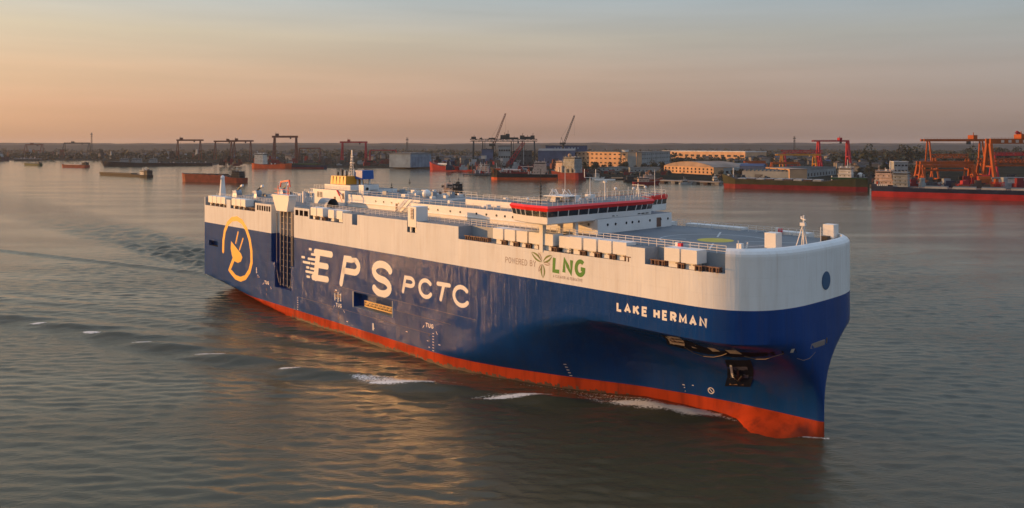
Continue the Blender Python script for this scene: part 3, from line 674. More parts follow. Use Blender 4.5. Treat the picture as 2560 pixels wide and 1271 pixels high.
# grey pipe lattice between ramp and deckhouse
m = MB()
for k in range(8):
    s = 38 + k * 1.1; m.bar((s, -3, ZT), (s, -3, ZT + 3.6), .14)
for z in (1.2, 2.4, 3.6): m.bar((38, -3, ZT + z), (45.8, -3, ZT + z), .14)
for k in range(9):
    s = 37.6 + k * 1.05; m.bar((s, -8, ZT), (s, -8, ZT + 2.8 - .1 * k), .12)
m.bar((37.6, -8, ZT + 2.6), (46, -8, ZT + 2.2), .12); m.box(44.5, 45.1, -9, -8.3, ZT, ZT + 3.2); m.build('pipe_rack', M_RAIL, ship)
# half-round grey shelter
m = MB(); n = 10
for k in range(n):
    a, b = PI * k / n, PI * (k + 1) / n
    m.quad((60.5, -11.5 + 1.8 * math.cos(a), ZT + 2.3 * math.sin(a)), (65.5, -11.5 + 1.8 * math.cos(a), ZT + 2.3 * math.sin(a)), (65.5, -11.5 + 1.8 * math.cos(b), ZT + 2.3 * math.sin(b)), (60.5, -11.5 + 1.8 * math.cos(b), ZT + 2.3 * math.sin(b)))
m.ngon([(60.5, -11.5 + 1.8 * math.cos(PI * k / n), ZT + 2.3 * math.sin(PI * k / n)) for k in range(n + 1)]); m.build('shelter', M_GREYW, ship)
# stern: kingpost, winch housings, twin posts
m = MB(); m.tube((3.5, -14.5, ZT), (3.5, -14.5, ZT + 6), 1.1, .55, n=12); m.bar((3.0, -14.5, ZT + 5.6), (6, -16, ZT + 5.9), .5); m.ball((3.5, -14.5, ZT + 6.1), .7, 0, 8, 5); m.build('kingpost', M_HOUSE, ship)
for (s, y) in ((9, -12), (15.5, -8.5), (12, 2)):
    m = MB(); m.prism([(s - 2, y - 1), (s + 2, y - 1), (s + 2, y + 1), (s - 2, y + 1)], ZT, ZT + .5, 1); m.tube((s, y - .9, ZT + 1.2), (s, y + .9, ZT + 1.2), 1.15, n=12, m=1)
    m.box(s - 1.6, s + 1.6, y - 1.2, y - .9, ZT, ZT + 2.1, 0, taper=.25); m.bar((s - 1, y, ZT + 1.9), (s + 3.2, y - .3, ZT + 3.6), .35, m=2); m.bar((s + 3.2, y - .3, ZT + 3.6), (s + 4.2, y - .3, ZT + 3.9), .6, m=0); m.build('winch', [M_HOUSE, M_GREYW, M_BLK], ship)
m = MB()
for y in (-9.5, -7.3): m.tube((32, y, ZT), (32, y, ZT + 5.8), .2, n=8)
m.bar((32, -9.9, ZT + 5.4), (32, -6.9, ZT + 5.4), .15); m.bar((28.6, -9.5, ZT), (32, -9.5, ZT + 3.8), .1); m.bar((35, -9.5, ZT), (32, -9.5, ZT + 3.8), .1)
m.build('twin_posts', M_HOUSE, ship)
m = MB(); m.tube((47, 2, ZT), (47, 2, ZT + 7.2), .12, n=6); m.bar((46.4, 1.5, ZT + 7), (47.6, 2.5, ZT + 7), .2); m.build('light_mast', M_HOUSE, ship)
for k in range(18):
    s = RN.uniform(6, 43); y = RN.uniform(-13.5, 10); m = MB(); m.box(s, s + RN.uniform(.5, 1.6), y, y + RN.uniform(.5, 1.2), ZT, ZT + RN.uniform(.4, 1.2)); m.build('deck_fitting', RN.choice([M_BOX, M_GREYW, M_DECK]), ship)

# ---- stern quarter ramp in its recess
m = MB(); y0, y1 = -HB + .005, -(HB - 2.1)
for (a, b, z0, z1) in ((45.3, 58.2, 13.5, ZB), (47.4, 56.6, 6.9, 13.5), (45.3, 58.2, ZB, ZT)):
    k = 1 if z1 <= ZB else 0
    m.quad((a, y1, z0), (b, y1, z0), (b, y1, z1), (a, y1, z1), k)
    m.quad((a, y0, z0), (a, y1, z0), (a, y1, z1), (a, y0, z1), k); m.quad((b, y1, z0), (b, y0, z0), (b, y0, z1), (b, y1, z1), k)
m.quad((47.4, y0, 6.9), (56.6, y0, 6.9), (56.6, y1, 6.9), (47.4, y1, 6.9), 1)
for a, b in ((45.3, 47.4), (56.6, 58.2)): m.quad((a, y0, 13.5), (b, y0, 13.5), (b, y1, 13.5), (a, y1, 13.5), 1)
m.quad((45.3, y1, ZT), (58.2, y1, ZT), (58.2, -IN, ZT), (45.3, -IN, ZT), 2); m.build('ramp_recess', [M_HOUSE, M_BLUE, M_DECK], ship)
M_RPB = paint('ramp_blue', (.010, .030, .10), .4, .12, .5); M_RPW = paint('ramp_white_shaded', (.42, .37, .34), .5, .1, .5)  # white part darkened and warmed to hold the shade on the ramp
m = MB(); yr = -(HB - 1.55)
m.box(48.9, 56.0, yr - .12, yr, ZB, 27.8, 0); m.box(48.9, 56.0, yr - .12, yr, 7.3, ZB - .002, 1); m.build('ramp_panel', [M_RPW, M_RPB], ship)
for x in (48.9, 50.9, 53.0, 55.2, 56.0):
    m = MB(); m.box(x - .14, x + .14, yr - .75, yr - .121, ZB, 27.8, 0); m.box(x - .14, x + .14, yr - .75, yr - .121, 7.4, ZB, 1); m.build('ramp_girder', [M_RPW, paint('ramp_edge', (.035, .055, .12), .4, .1)], ship)
for k in range(12):
    z = 7.6 + k * 1.68; c = k and z > ZB; m = MB(); m.box(48.9, 56.2, yr - .5, yr - .122, z, z + .16, 0); m.build('ramp_stringer', [M_RPW if c else MATS['ramp_edge']], ship)
m = MB(); m.bar((47.9, -HB + .4, 11.5), (49.2, -HB + .4, 8.2), .22); m.bar((56.5, -HB + .4, 11.5), (55.6, -HB + .4, 8.0), .22); m.bar((47.8, -HB + .4, 11.5), (47.8, -HB + .4, 27), .16); m.bar((56.9, -HB + .4, 11.5), (56.9, -HB + .4, 28), .16); m.build('ramp_arm', MATS['ramp_edge'], ship)
m = MB()       # hoist housing above the ramp
prof = [(48.9, 27.8), (54.9, 27.8), (55.9, 31.1), (55.9, 32.1), (46.9, 32.1), (46.9, 31.1)]
n = len(prof); i0 = len(m.v)
for (x, z) in prof: m.v.append((x, -(HB + .35), z))
for (x, z) in prof: m.v.append((x, -(HB - 1.9), z))
for k in range(n): m.f.append((i0 + k, i0 + (k + 1) % n, i0 + n + (k + 1) % n, i0 + n + k)); m.m.append(0)
m.f.append(tuple(i0 + k for k in range(n))[::-1]); m.m.append(0); m.f.append(tuple(i0 + n + k for k in range(n))); m.m.append(0)
m.box(46.6, 56.2, -(HB + .42), -(HB - 2.0), 31.9, 32.15); m.build('ramp_hoist', M_BOX, ship)
m = MB()
for x in (49.3, 54.9):
    m.bar((x, -HB, 32.1), (x, -HB, 34.6), .16)
for z in (33.2, 34.2): m.bar((47.2, -HB, z - .6), (56.0, -HB, z - .6), .08)
m.bar((50.0, -HB + .5, 35.6), (54.6, -HB + .5, 36.1), .38); m.bar((50, -HB + .5, 35.6), (49.5, -HB + .5, 34.2), .3); m.bar((54.6, -HB + .5, 36.1), (55, -HB + .5, 34.4), .3); m.build('hoist_frame', M_VIS, ship)

# ---- boarding gangway, belt line, tug marks, bow fittings
m = MB(); yy = -HB + .35
m.box(91.5, 103.0, yy, yy + 1.0, 7.9, 8.15)
for k in range(20): m.bar((91.7 + k * .59, yy, 8.1), (91.7 + k * .59, yy, 9.25), .11)
m.bar((91.5, yy, 9.25), (103, yy, 9.25), .2); m.bar((91.5, yy, 8.7), (103, yy, 8.7), .12)
for k in range(8): m.bar((91.8 + k * 1.55, yy, 8.1), (92.9 + k * 1.55, yy, 9.2), .12)
m.bar((91.5, yy, 8.0), (94, yy, 9.3), .16); m.build('gangway', paint('gangway_yellow', (.80, .50, .16), .5, .15, 1), ship)
m = MB(); m.box(86.9, 87.3, -HB - .03, -HB, 7.2, 10.9); m.box(103.2, 103.45, -HB - .03, -HB, 7.2, 10.9); m.build('port_frame', M_GREYW, ship)
for (z, a, b) in ((11.15, 78, 132), (9.0, 104, 124), (5.9, 60, 118)):
    m = MB(); m.box(a, b, -HB - .035, -HB + .02, z, z + .09); m.build('belt_strake', MATS['ramp_edge'], ship)

# ================================================================== LETTERING (stroke shapes laid on the plating)
def arc(cx, cy, rx, ry, a0, a1, n=10): return [(cx + rx * math.cos(rad(a0 + (a1 - a0) * k / n)), cy + ry * math.sin(rad(a0 + (a1 - a0) * k / n))) for k in range(n + 1)]
GL = {
 'A': (.72, [[(0, 0), (.36, 1), (.72, 0)], [(.14, .34), (.58, .34)]]),
 'B': (.62, [[(0, 0), (0, 1), (.32, 1)] + arc(.32, .77, .24, .23, 90, -90, 8) + [(0, .53)], [(.32, .53)] + arc(.34, .265, .26, .265, 90, -90, 8) + [(0, 0)]]),
 'C': (.72, [arc(.38, .5, .38, .5, 48, 312, 16)]),
 'D': (.68, [[(0, 0), (0, 1), (.26, 1)] + arc(.26, .5, .42, .5, 90, -90, 12) + [(0, 0)]]),
 'E': (.58, [[(.58, 1), (0, 1), (0, 0), (.58, 0)], [(0, .52), (.50, .52)]]),
 'G': (.76, [arc(.38, .5, .38, .5, 48, 330, 16) + [(.72, .44), (.44, .44)]]),
 'H': (.66, [[(0, 0), (0, 1)], [(.66, 0), (.66, 1)], [(0, .5), (.66, .5)]]),
 'I': (.04, [[(0, 0), (0, 1)]]),
 'K': (.66, [[(0, 0), (0, 1)], [(.64, 1), (.02, .46)], [(.22, .62), (.66, 0)]]),
 'L': (.54, [[(0, 1), (0, 0), (.54, 0)]]),
 'M': (.82, [[(0, 0), (0, 1), (.41, .25), (.82, 1), (.82, 0)]]),
 'N': (.68, [[(0, 0), (0, 1), (.68, 0), (.68, 1)]]),
 'O': (.78, [arc(.39, .5, .39, .5, 90, 450, 20)]),
 'P': (.66, [[(0, 0), (0, 1), (.36, 1)] + arc(.36, .74, .28, .26, 90, -90, 10) + [(0, .48)]]),
 'R': (.66, [[(0, 0), (0, 1), (.36, 1)] + arc(.36, .75, .27, .25, 90, -90, 10) + [(0, .5)], [(.32, .5), (.66, 0)]]),
 'S': (.66, [arc(.33, .745, .31, .255, 40, 265, 12) + arc(.33, .255, .33, .255, 85, -140, 12)]),
 'T': (.70, [[(0, 1), (.70, 1)], [(.35, 1), (.35, 0)]]),
 'U': (.66, [[(0, 1), (0, .33)] + arc(.33, .33, .33, .33, 180, 360, 10) + [(.66, 1)]]),
 'V': (.70, [[(0, 1), (.35, 0), (.70, 1)]]),
 'W': (.95, [[(0, 1), (.24, 0), (.475, .85), (.71, 0), (.95, 1)]]),
 'Y': (.70, [[(0, 1), (.35, .5), (.70, 1)], [(.35, .5), (.35, 0)]]),
 ' ': (.42, []),
}
def ribbon(m, pts, w, off, round_=True, fn=SP, mat=0):
    P = [Vector(p) for p in pts]
    closed = (P[0] - P[-1]).length < 1e-4
    Q = [P[0]]
    for a, b in zip(P, P[1:]):                # keep pieces short so that they follow the curved plating
        k = max(1, int((b - a).length / 1.2))
        for j in range(1, k + 1): Q.append(a.lerp(b, j / k))
    P = Q; n = len(P); i = len(m.v)
    for k in range(n):
        a = P[(k - 1) % (n - 1)] if closed else P[max(0, k - 1)]; b = P[(k + 1) % (n - 1) if closed else min(n - 1, k + 1)]
        d0 = (P[k] - a) if (P[k] - a).length > 1e-6 else (b - P[k]); d1 = (b - P[k]) if (b - P[k]).length > 1e-6 else d0
        d0 = d0.normalized(); d1 = d1.normalized(); t = (d0 + d1)
        t = t.normalized() if t.length > 1e-4 else d0
        nn = Vector((-t.y, t.x)); c = max(.78, nn.dot(Vector((-d0.y, d0.x))))
        m.v.append(fn(*(P[k] + nn * (w / 2 / c)), off)); m.v.append(fn(*(P[k] - nn * (w / 2 / c)), off))
    for k in range(n - 1): m.f.append((i + 2 * k + 1, i + 2 * k + 3, i + 2 * k + 2, i + 2 * k)); m.m.append(mat)
    if not closed:
        for c, o in ((P[0], P[1]), (P[-1], P[-2])):
            d = (c - o).normalized(); nn = Vector((-d.y, d.x))
            if round_:
                m.ngon([fn(*(c + nn * (w / 2 * math.cos(a)) + d * (w / 2 * math.sin(a))), off) for a in [PI * q / 8 for q in range(9)]][::-1], mat)
def glyph(ch, s, z, h, w, mat, off=.02, width=1., slant=0., round_=True, fn=SP, name='letter'):
    gw_, strokes = GL[ch]; m = MB(); hh = h - w
    for q, stq in enumerate(strokes): ribbon(m, [(s + w / 2 + x * hh * width + y * hh * slant, z + w / 2 + y * hh) for x, y in stq], w, off + q * .004, round_, fn)
    if strokes: m.build(name, mat, ship)
    return gw_ * hh * width + w
def text(tx, s, z, h, w, mat, gap=.25, L=None, **k):
    if L is not None:                       # fit the word to the length it has on the ship
        nat = sum(GL[c][0] * (h - w) for c in tx); fixed = sum(w for c in tx if c != ' ') + gap * (len(tx) - 1); k['width'] = max(.3, (L - fixed) / nat)
    for c in tx:
        s += (GL[c][0] * (h - w) * k.get('width', 1.) + (w if c != ' ' else 0) if c == ' ' else glyph(c, s, z, h, w, mat, **k)) + gap
# the striped E
def strip(name, pts, w, mat=M_LET, off=.02):
    m = MB(); ribbon(m, pts, w, off); m.build(name, mat, ship)
m = MB()
ribbon(m, [(69.4, 18.55), (77.1, 18.62)], 1.55, .020); ribbon(m, [(70.6, 15.35), (75.1, 15.45)], 1.5, .020); ribbon(m, [(68.2, 12.0), (75.2, 12.25)], 1.5, .020); ribbon(m, [(70.7, 18.2), (69.5, 12.2)], 2.1, .024)
ribbon(m, [(67.5, 17.75), (70.0, 17.8)], .62, .028); ribbon(m, [(65.8, 16.45), (69.8, 16.55)], .62, .028); ribbon(m, [(66.2, 14.1), (69.0, 14.1)], .55, .028) if False else None
ribbon(m, [(64.6, 13.05), (68.9, 13.1)], .62, .028); m.build('letter', M_LET, ship)
for a, b, z, w in ((66.4, 67.3, 18.95, .62), (62.5, 63.8, 16.55, .62), (63.2, 66.6, 15.35, .62), (67.4, 69.5, 15.4, .55), (65.0, 66.1, 14.15, .6), (67.0, 69.2, 14.1, .55), (65.2, 66.4, 11.8, .6)): strip('letter_stripe', [(a, z), (b, z + .03)], w, off=.032)
strip('letter', [(81.7, 12.1), (83.6, 18.3), (87.6, 18.35)] + arc(87.5, 16.9, 2.0, 1.48, 88, -85, 8) + [(82.9, 15.35)], 1.5)
strip('letter', arc(99.3, 16.9, 3.35, 1.72, 20, 262, 14) + arc(99.0, 13.55, 3.2, 1.62, 82, -155, 14), 1.62)
strip('letter', [(107.35, 13.55), (108.25, 16.75), (110.1, 16.8)] + arc(110.1, 15.95, 1.25, .85, 90, -90, 8) + [(107.95, 15.1)], .84)
strip('letter', arc(115.6, 15.25, 2.15, 1.75, 42, 325, 16), .86)
m = MB(); ribbon(m, [(119.8, 16.85), (123.6, 16.93)], .86, .02); ribbon(m, [(121.75, 16.8), (120.75, 13.7)], .86, .024); m.build('letter', M_LET, ship)
strip('letter', arc(127.4, 15.25, 2.35, 1.85, 42, 325, 16), .88)
text('LAKE', 167.5, 18.3, 1.62, .42, M_LET, gap=.40, L=6.4, round_=False); text('HERMAN', 175.0, 18.3, 1.62, .42, M_LET, gap=.40, L=9.6, round_=False)
text('POWERED', 140.5, 23.45, 1.1, .13, M_BRN, gap=.16, L=5.9); text('BY', 147.1, 23.5, 1.1, .13, M_BRN, gap=.16, L=1.6)
text('LNG', 152.8, 22.95, 3.05, .72, M_GREEN, gap=.42, L=7.9, slant=.06, round_=False); text('A CLEANER ALTERNATIVE', 153.0, 22.15, .52, .07, M_BRN, gap=.09, L=7.0)
def leaf(p, q, w, mat):
    p = Vector(p); q = Vector(q); d = (q - p); n = Vector((-d.y, d.x)).normalized(); N = 12; w *= 1.35
    for sg in (1, -1):
        m = MB(); top = [p + d * (k / N) + n * (sg * w * math.sin(PI * k / N) ** .8) for k in range(N + 1)]; lo = [p + d * (k / N) + n * (sg * w * .38 * math.sin(PI * k / N) ** .8) for k in range(N + 1)]
        for k in range(N): m.quad(SP(*lo[k], .02), SP(*lo[k + 1], .02), SP(*top[k + 1], .02), SP(*top[k], .02))
        m.build('logo_leaf', mat, ship)
leaf((150.2, 24.55), (147.5, 26.1), .42, M_OLIVE); leaf((150.25, 24.7), (149.2, 26.2), .26, M_BRN); leaf((150.5, 24.6), (152.8, 25.95), .40, M_OLIVE); leaf((150.6, 24.4), (152.3, 24.35), .24, M_BRN); leaf((150.2, 24.2), (149.3, 22.7), .22, M_BRN); leaf((150.4, 24.2), (150.5, 21.7), .42, M_OLIVE)
# power plug emblem
strip('logo_ring', [(13.9, 13.4)] + [(14.1, 16.7), (15.1, 19.6), (17.2, 22.0), (20.2, 23.5), (23.6, 23.9), (27, 23.2), (29.9, 21.2), (32.0, 18.4), (33.1, 15.2), (33.2, 12.0), (31.8, 9.3), (29.2, 7.2), (26.0, 6.3), (22.6, 6.5), (18.4, 8.2), (21.2, 11.6)], 1.4, M_YEL)
m = MB(); pl = [(19.6, 16.9), (19.3, 14.6), (20.2, 12.6), (21.8, 11.2), (24.2, 10.9), (26.2, 11.5), (27.2, 12.8), (26.3, 13.8)]
ctr = (22.6, 13.0)
for a, b in zip(pl, pl[1:] + pl[:1]): m.ngon([SP(*ctr, .03), SP(*a, .03), SP(*b, .03)])
m.build('logo_plug', M_YEL, ship)
strip('logo_prong', [(22.7, 16.6), (24.3, 19.9)], .6, M_YEL); strip('logo_prong', [(25.3, 14.9), (27.6, 18.3)], .6, M_YEL)
for (s, z) in ((41.3, 6.9), (79.3, 6.15), (115.6, 7.15)):
    text('TUG', s, z, .95, .2, M_LET, gap=.2, L=2.7)
    strip('tug_mark', [(s - 1.0, z - .3), (s - .6, z + .2)], .14); strip('tug_mark', [(s + 4.0, z - .9), (s + 3.6, z - .4)], .14)
    for k in range(2): strip('draught_mark', [(s + 1.2, z - 1.2 - k * 1.3), (s + 1.2, z - 1.6 - k * 1.3)], .3, M_BLK)
for (s, z) in ((79.0, 8.2), (80.2, 8.3), (81.2, 7.9), (79.4, 9.0), (81.0, 9.3), (36.2, 9.6), (36.9, 8.8), (37.6, 8.4), (36.0, 10.3), (108.5, 5.0), (95.6, 3.6), (84.2, 3.3), (120, 4.2)):
    strip('draught_mark', [(s, z), (s + .55, z)], .16)
for (s, z, w, h) in ((78.6, 9.5, 1.2, .35), (79.2, 8.6, 2.6, .5), (78.7, 7.6, .3, 1.7), (80.2, 7.4, .3, 2.4), (81.4, 7.7, .3, 1.9), (79.0, 10.0, .8, .3), (36.2, 9.3, .25, 1.6), (36.8, 8.2, 1.2, .22), (95.4, 3.1, .5, 1.6)):
    m = MB(); m.box(s, s + w, -HB - .05, -HB + .01, z, z + h); m.build('boarding_mark', M_BRACK if w > 1 else M_LET, ship)
# bow fittings: pixel rays met with the flared plating
def ray_hull(px, py):
    d = Vector(((px - 1280) / CF, 1, -(py - HY) / CF)); best = None; lam = 60.
    o = Vector((0, 0, CH)); prev = None
    while lam < 320:
        p = o + d * lam; s, t = toship(p.x, p.y)
        if 0 < s < 194.2:
            g = t - tz(min(s, 194), max(-3, p.z))
            if g < 0 and prev is not None: return s, p.z
            prev = g
        lam += .05
    return None
HS = lambda px, py: ray_hull(px, py)
def resample(P, n):
    P = [Vector(p) for p in P]; L = [0.]
    for p, q in zip(P, P[1:]): L.append(L[-1] + (q - p).length)
    out = []
    for k in range(n + 1):
        d = L[-1] * k / n; i = max(j for j in range(len(L)) if L[j] <= d + 1e-9); i = min(i, len(P) - 2); out.append(P[i].lerp(P[i + 1], (d - L[i]) / max(1e-6, L[i + 1] - L[i])))
    return out
def hstrip(name, top, bot, mat, off=.03, n=10):
    """a plate that follows the flared plating between two outlines (given by sight lines to the hull)"""
    T = resample([HS(*p) for p in top], n); Bm = resample([HS(*p) for p in bot], n); m = MB(); rows = 3
    for a in range(n):
        for r in range(rows):
            q = [T[a].lerp(Bm[a], r / rows), T[a + 1].lerp(Bm[a + 1], r / rows), T[a + 1].lerp(Bm[a + 1], (r + 1) / rows), T[a].lerp(Bm[a], (r + 1) / rows)]
            m.quad(*[SP(*p, off) for p in q])
    return m.build(name, mat, ship)
def hquad(name, pxs, mat, off=.03): return hstrip(name, pxs[:2], [pxs[3], pxs[2]], mat, off, 4)
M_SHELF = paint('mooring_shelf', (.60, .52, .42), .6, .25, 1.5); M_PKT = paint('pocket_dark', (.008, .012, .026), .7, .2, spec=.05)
m = MB(); rr_ = random.Random(4)
for k in range(210):
    s_ = 56 + k * .5; z_ = rr_.uniform(-.2, .15); h_ = rr_.uniform(.25, .8)
    m.quad(SP(s_, -.6, .015), SP(s_ + .5, -.6, .015), SP(s_ + .5, z_ + h_ * rr_.uniform(.5, 1), .015), SP(s_, z_ + h_, .015))
o = m.build('waterline_scum', paint('scum_brown', (.09, .045, .025), .6, .3, .8), ship); o['kind'] = 'stuff'
for (s_, n_) in ((60, 6), (118, 7), (150, 5)):
    for k in range(n_): strip('draught_mark', [(s_, 2.6 + k * .6), (s_ + .4, 2.6 + k * .6)], .13)
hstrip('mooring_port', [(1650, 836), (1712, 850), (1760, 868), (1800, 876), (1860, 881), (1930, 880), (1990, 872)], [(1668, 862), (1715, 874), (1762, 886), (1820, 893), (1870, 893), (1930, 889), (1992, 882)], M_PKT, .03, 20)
hquad('mooring_shelf', [(1661, 840), (1700, 843), (1712, 866), (1676, 862)], M_SHELF, .06); hquad('mooring_shelf', [(1722, 860), (1740, 864), (1748, 872), (1732, 870)], M_SHELF, .06)
hquad('mooring_shelf', [(1768, 869), (1785, 871), (1801, 879), (1782, 879)], M_SHELF, .06); hquad('mooring_shelf', [(1812, 875), (1840, 876), (1856, 886), (1826, 884)], M_SHELF, .06); hquad('mooring_shelf', [(1980, 873), (1988, 872), (1984, 882), (1976, 882)], M_SHELF, .06)
hquad('mooring_grille', [(1674, 846), (1694, 848), (1700, 858), (1680, 856)], M_BRACK, .09)
def hline(name, pxs, r, mat, off=.12):
    pts = [HS(*p) for p in pxs]; pts = [SP(*p, off) for p in pts if p]
    m = MB()
    for a, b in zip(pts, pts[1:]): m.bar(a, b, r)
    m.build(name, mat, ship)
hline('mooring_line', [(1713, 868), (1735, 882), (1760, 891), (1785, 893), (1805, 889), (1818, 884)], .08, M_ROPE); hline('mooring_line', [(1862, 891), (1890, 898), (1915, 898), (1940, 890), (1960, 884)], .08, M_ROPE); hline('mooring_line', [(1994, 896), (2010, 901), (2025, 896), (2040, 880)], .08, M_ROPE)
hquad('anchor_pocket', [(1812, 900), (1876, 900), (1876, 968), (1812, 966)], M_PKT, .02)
hquad('anchor_pocket_plate', [(1824, 915), (1868, 915), (1868, 963), (1824, 962)], paint('pocket_plate', (.07, .08, .13), .5, .5, .9, spec=.1), .05); hquad('anchor_pocket_plate', [(1824, 947), (1868, 947), (1868, 963), (1824, 962)], paint('pocket_brown', (.30, .17, .07), .6, .3, .9), .07)  # lower strip of the pocket plate is yellowish brown
hline('anchor', [(1829, 914), (1832, 932), (1836, 942)], .35, M_BOX, .2); hline('anchor', [(1836, 938), (1847, 950), (1858, 938)], .45, M_BLK, .2); hline('anchor', [(1847, 950), (1847, 925)], .4, M_BLK, .25)
q = HS(1778, 977)
m = MB(); ribbon(m, [(q[0] + .5 * math.cos(a * PI / 8), q[1] + .5 * math.sin(a * PI / 8)) for a in range(17)], .14, .03); ribbon(m, [(q[0] - .35, q[1] + .35), (q[0] + .35, q[1] - .35)], .14, .04); m.build('thruster_mark', M_LET, ship)
for (px, py) in ((1707, 962), (1711, 969), (1714, 978), (1716, 985), (1719, 992), (1721, 999), (1722, 1006), (1729, 963), (1068, 852), (1072, 868), (1716, 972)):
    q = HS(px, py)
    if q: strip('draught_mark', [(q[0], q[1]), (q[0] + .35, q[1])], .14)
for (px, py) in ((2047, 861), (2058, 856), (2067, 852), (2074, 848)):
    q = HS(px, py)
    if q: strip('draught_mark', [(q[0], q[1] - .3), (q[0] + .05, q[1] + .3)], .22, M_ROPE)

# ================================================================== SHORE: MATERIALS
def pm(n, c, r=.7, v=.18, sc=.15, tint=None, ta=.4): return paint(n, c, max(r, .6), v + .08, sc, tint=tint or (c[0] * .35, c[1] * .35, c[2] * .35), tint_amt=ta, spec=.12)
P_RUST = pm('hull_rust_red', (.26, .055, .03), .6, .25, .12, (.12, .05, .03)); P_ORR = pm('hull_orange_red', (.50, .085, .025), .55, .15, .1, (.3, .07, .03))
P_RED = pm('hull_red', (.33, .024, .024), .5, .15, .1, (.25, .03, .03)); P_MAR = pm('hull_maroon', (.18, .022, .026), .6, .2, .1); P_BLK = pm('hull_black', (.022, .024, .028), .55, .25, .1, (.05, .04, .035))
P_NAVY = pm('hull_navy', (.02, .028, .06), .5, .2, .1); P_GRN = pm('hull_green', (.012, .05, .02), .55, .2, .1, (.05, .06, .03)); P_OLV = pm('hull_olive', (.05, .052, .028), .65, .2, .1, (.05, .05, .04))
P_WHT = pm('superstructure_white', (.66, .64, .60), .5, .1, .2, (.4, .3, .22)); P_GRY = pm('superstructure_grey', (.30, .32, .33), .6, .15, .2); P_DGR = pm('dark_grey_steel', (.06, .065, .07), .6, .25, .2)
P_ORG = pm('crane_orange', (.35, .085, .022), .55, .15, .08, (.30, .09, .03)); P_CRED = pm('crane_red', (.36, .026, .038), .55, .15, .08, (.3, .04, .03)); P_CDK = pm('crane_dark', (.04, .05, .05), .6, .2, .08); P_CBR = pm('crane_brown', (.15, .05, .035), .6, .2, .08)
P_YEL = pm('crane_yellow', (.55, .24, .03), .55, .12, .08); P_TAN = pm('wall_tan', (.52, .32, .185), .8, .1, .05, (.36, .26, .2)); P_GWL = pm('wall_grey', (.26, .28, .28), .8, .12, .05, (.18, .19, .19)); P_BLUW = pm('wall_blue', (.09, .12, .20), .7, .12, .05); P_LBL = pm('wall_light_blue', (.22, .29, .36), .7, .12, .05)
P_RFG = pm('roof_grey', (.19, .20, .20), .8, .15, .04, (.12, .12, .12)); P_RFT = pm('roof_tan', (.32, .24, .19), .8, .15, .04); P_RFW = pm('roof_white', (.55, .53, .50), .7, .1, .04); P_RFB = pm('roof_blue', (.05, .08, .16), .7, .1, .04)
P_WIN = pm('window_dark', (.02, .02, .025), .2, .2, 1); P_DKH = pm('deck_brown', (.09, .06, .05), .8, .3, .15); P_CONC = pm('concrete', (.26, .25, .24), .85, .15, .1)
P_PNK = pm('light_panel', (.60, .45, .38), .6, .1, .3)

# ================================================================== VESSELS
def vessel(name, label, pa, pb, beam, hts, boot, side, deck, cat='ship', zb=1.5, sheer=1.0, group=None, bow_rise=2.0, full=.9):
    """hull from pixel pa (stern end at the waterline) to pb (bow end); returns root, length"""
    A, B = at(*pa), at(*pb); d = (B - A); L = d.length; d.normalize(); n = Vector((-d.y, d.x, 0))
    if n.y < 0: n = -n
    A2 = A + n * (beam / 2); rz = math.atan2(d.y, d.x)
    root = emp(name, (A2.x, A2.y, 0), rz, label, cat, group)
    N = 18; m = MB(); rows = [-1.0, zb, None]
    def hb(x, k):
        u = x / L; f = 1.
        if u > full: f = max(0, 1 - ((u - full) / (1 - full)) ** 1.8)
        if u < .06: f = .8 + .2 * u / .06
        return beam / 2 * f * ((.9 + .1 * k) if u < full else (.75 + .25 * k))
    zt = lambda x: itp(x / L, hts)
    def X(x, k): return x + (bow_rise * .8 * k * max(0, (x / L - .9) / .1)) * sheer
    xs = [L * (i / N) ** .9 for i in range(N + 1)]
    for sd in (1, -1):
        for x0, x1 in zip(xs, xs[1:]):
            for (z0, z1, k0, k1, mi) in ((-1., zb, 0, .3, 1), (zb, 'top', .3, 1, 0)):
                q = []
                for x, zz, k in ((x0, z0, k0), (x1, z0, k0), (x1, z1, k1), (x0, z1, k1)):
                    z = zt(x) if zz == 'top' else zz; q.append((X(x, k), sd * hb(x, k), z))
                m.quad(*(q if sd == -1 else q[::-1]), m=mi)
    m.quad((0, hb(0, 0), -1), (0, -hb(0, 0), -1), (0, -hb(0, 1), zt(0)), (0, hb(0, 1), zt(0)), 0)
    for x0, x1 in zip(xs, xs[1:]):
        m.quad((X(x0, 1), -hb(x0, 1), zt(x0) - .01), (X(x1, 1), -hb(x1, 1), zt(x1) - .01), (X(x1, 1), hb(x1, 1), zt(x1) - .01), (X(x0, 1), hb(x0, 1), zt(x0) - .01), 2)
    m.build('hull', [side, boot, deck], root); return root, L, zt, hb
def pbox(root, name, x0, x1, y0, y1, z0, z1, mat, top=None, **k):
    m = MB(); m.box(x0, x1, y0, y1, z0, z1, 0, top=(1 if top else None), **k); return m.build(name, [mat] + ([top] if top else []), root)
WINM = {}
def winmesh(w, h, mat=P_WIN):
    k = (round(w, 2), round(h, 2), mat.name)
    if k not in WINM:
        m = MB(); m.box(-w / 2, w / 2, -.12, .05, -h / 2, h / 2); WINM[k] = m.mesh('window', mat)
    return WINM[k]
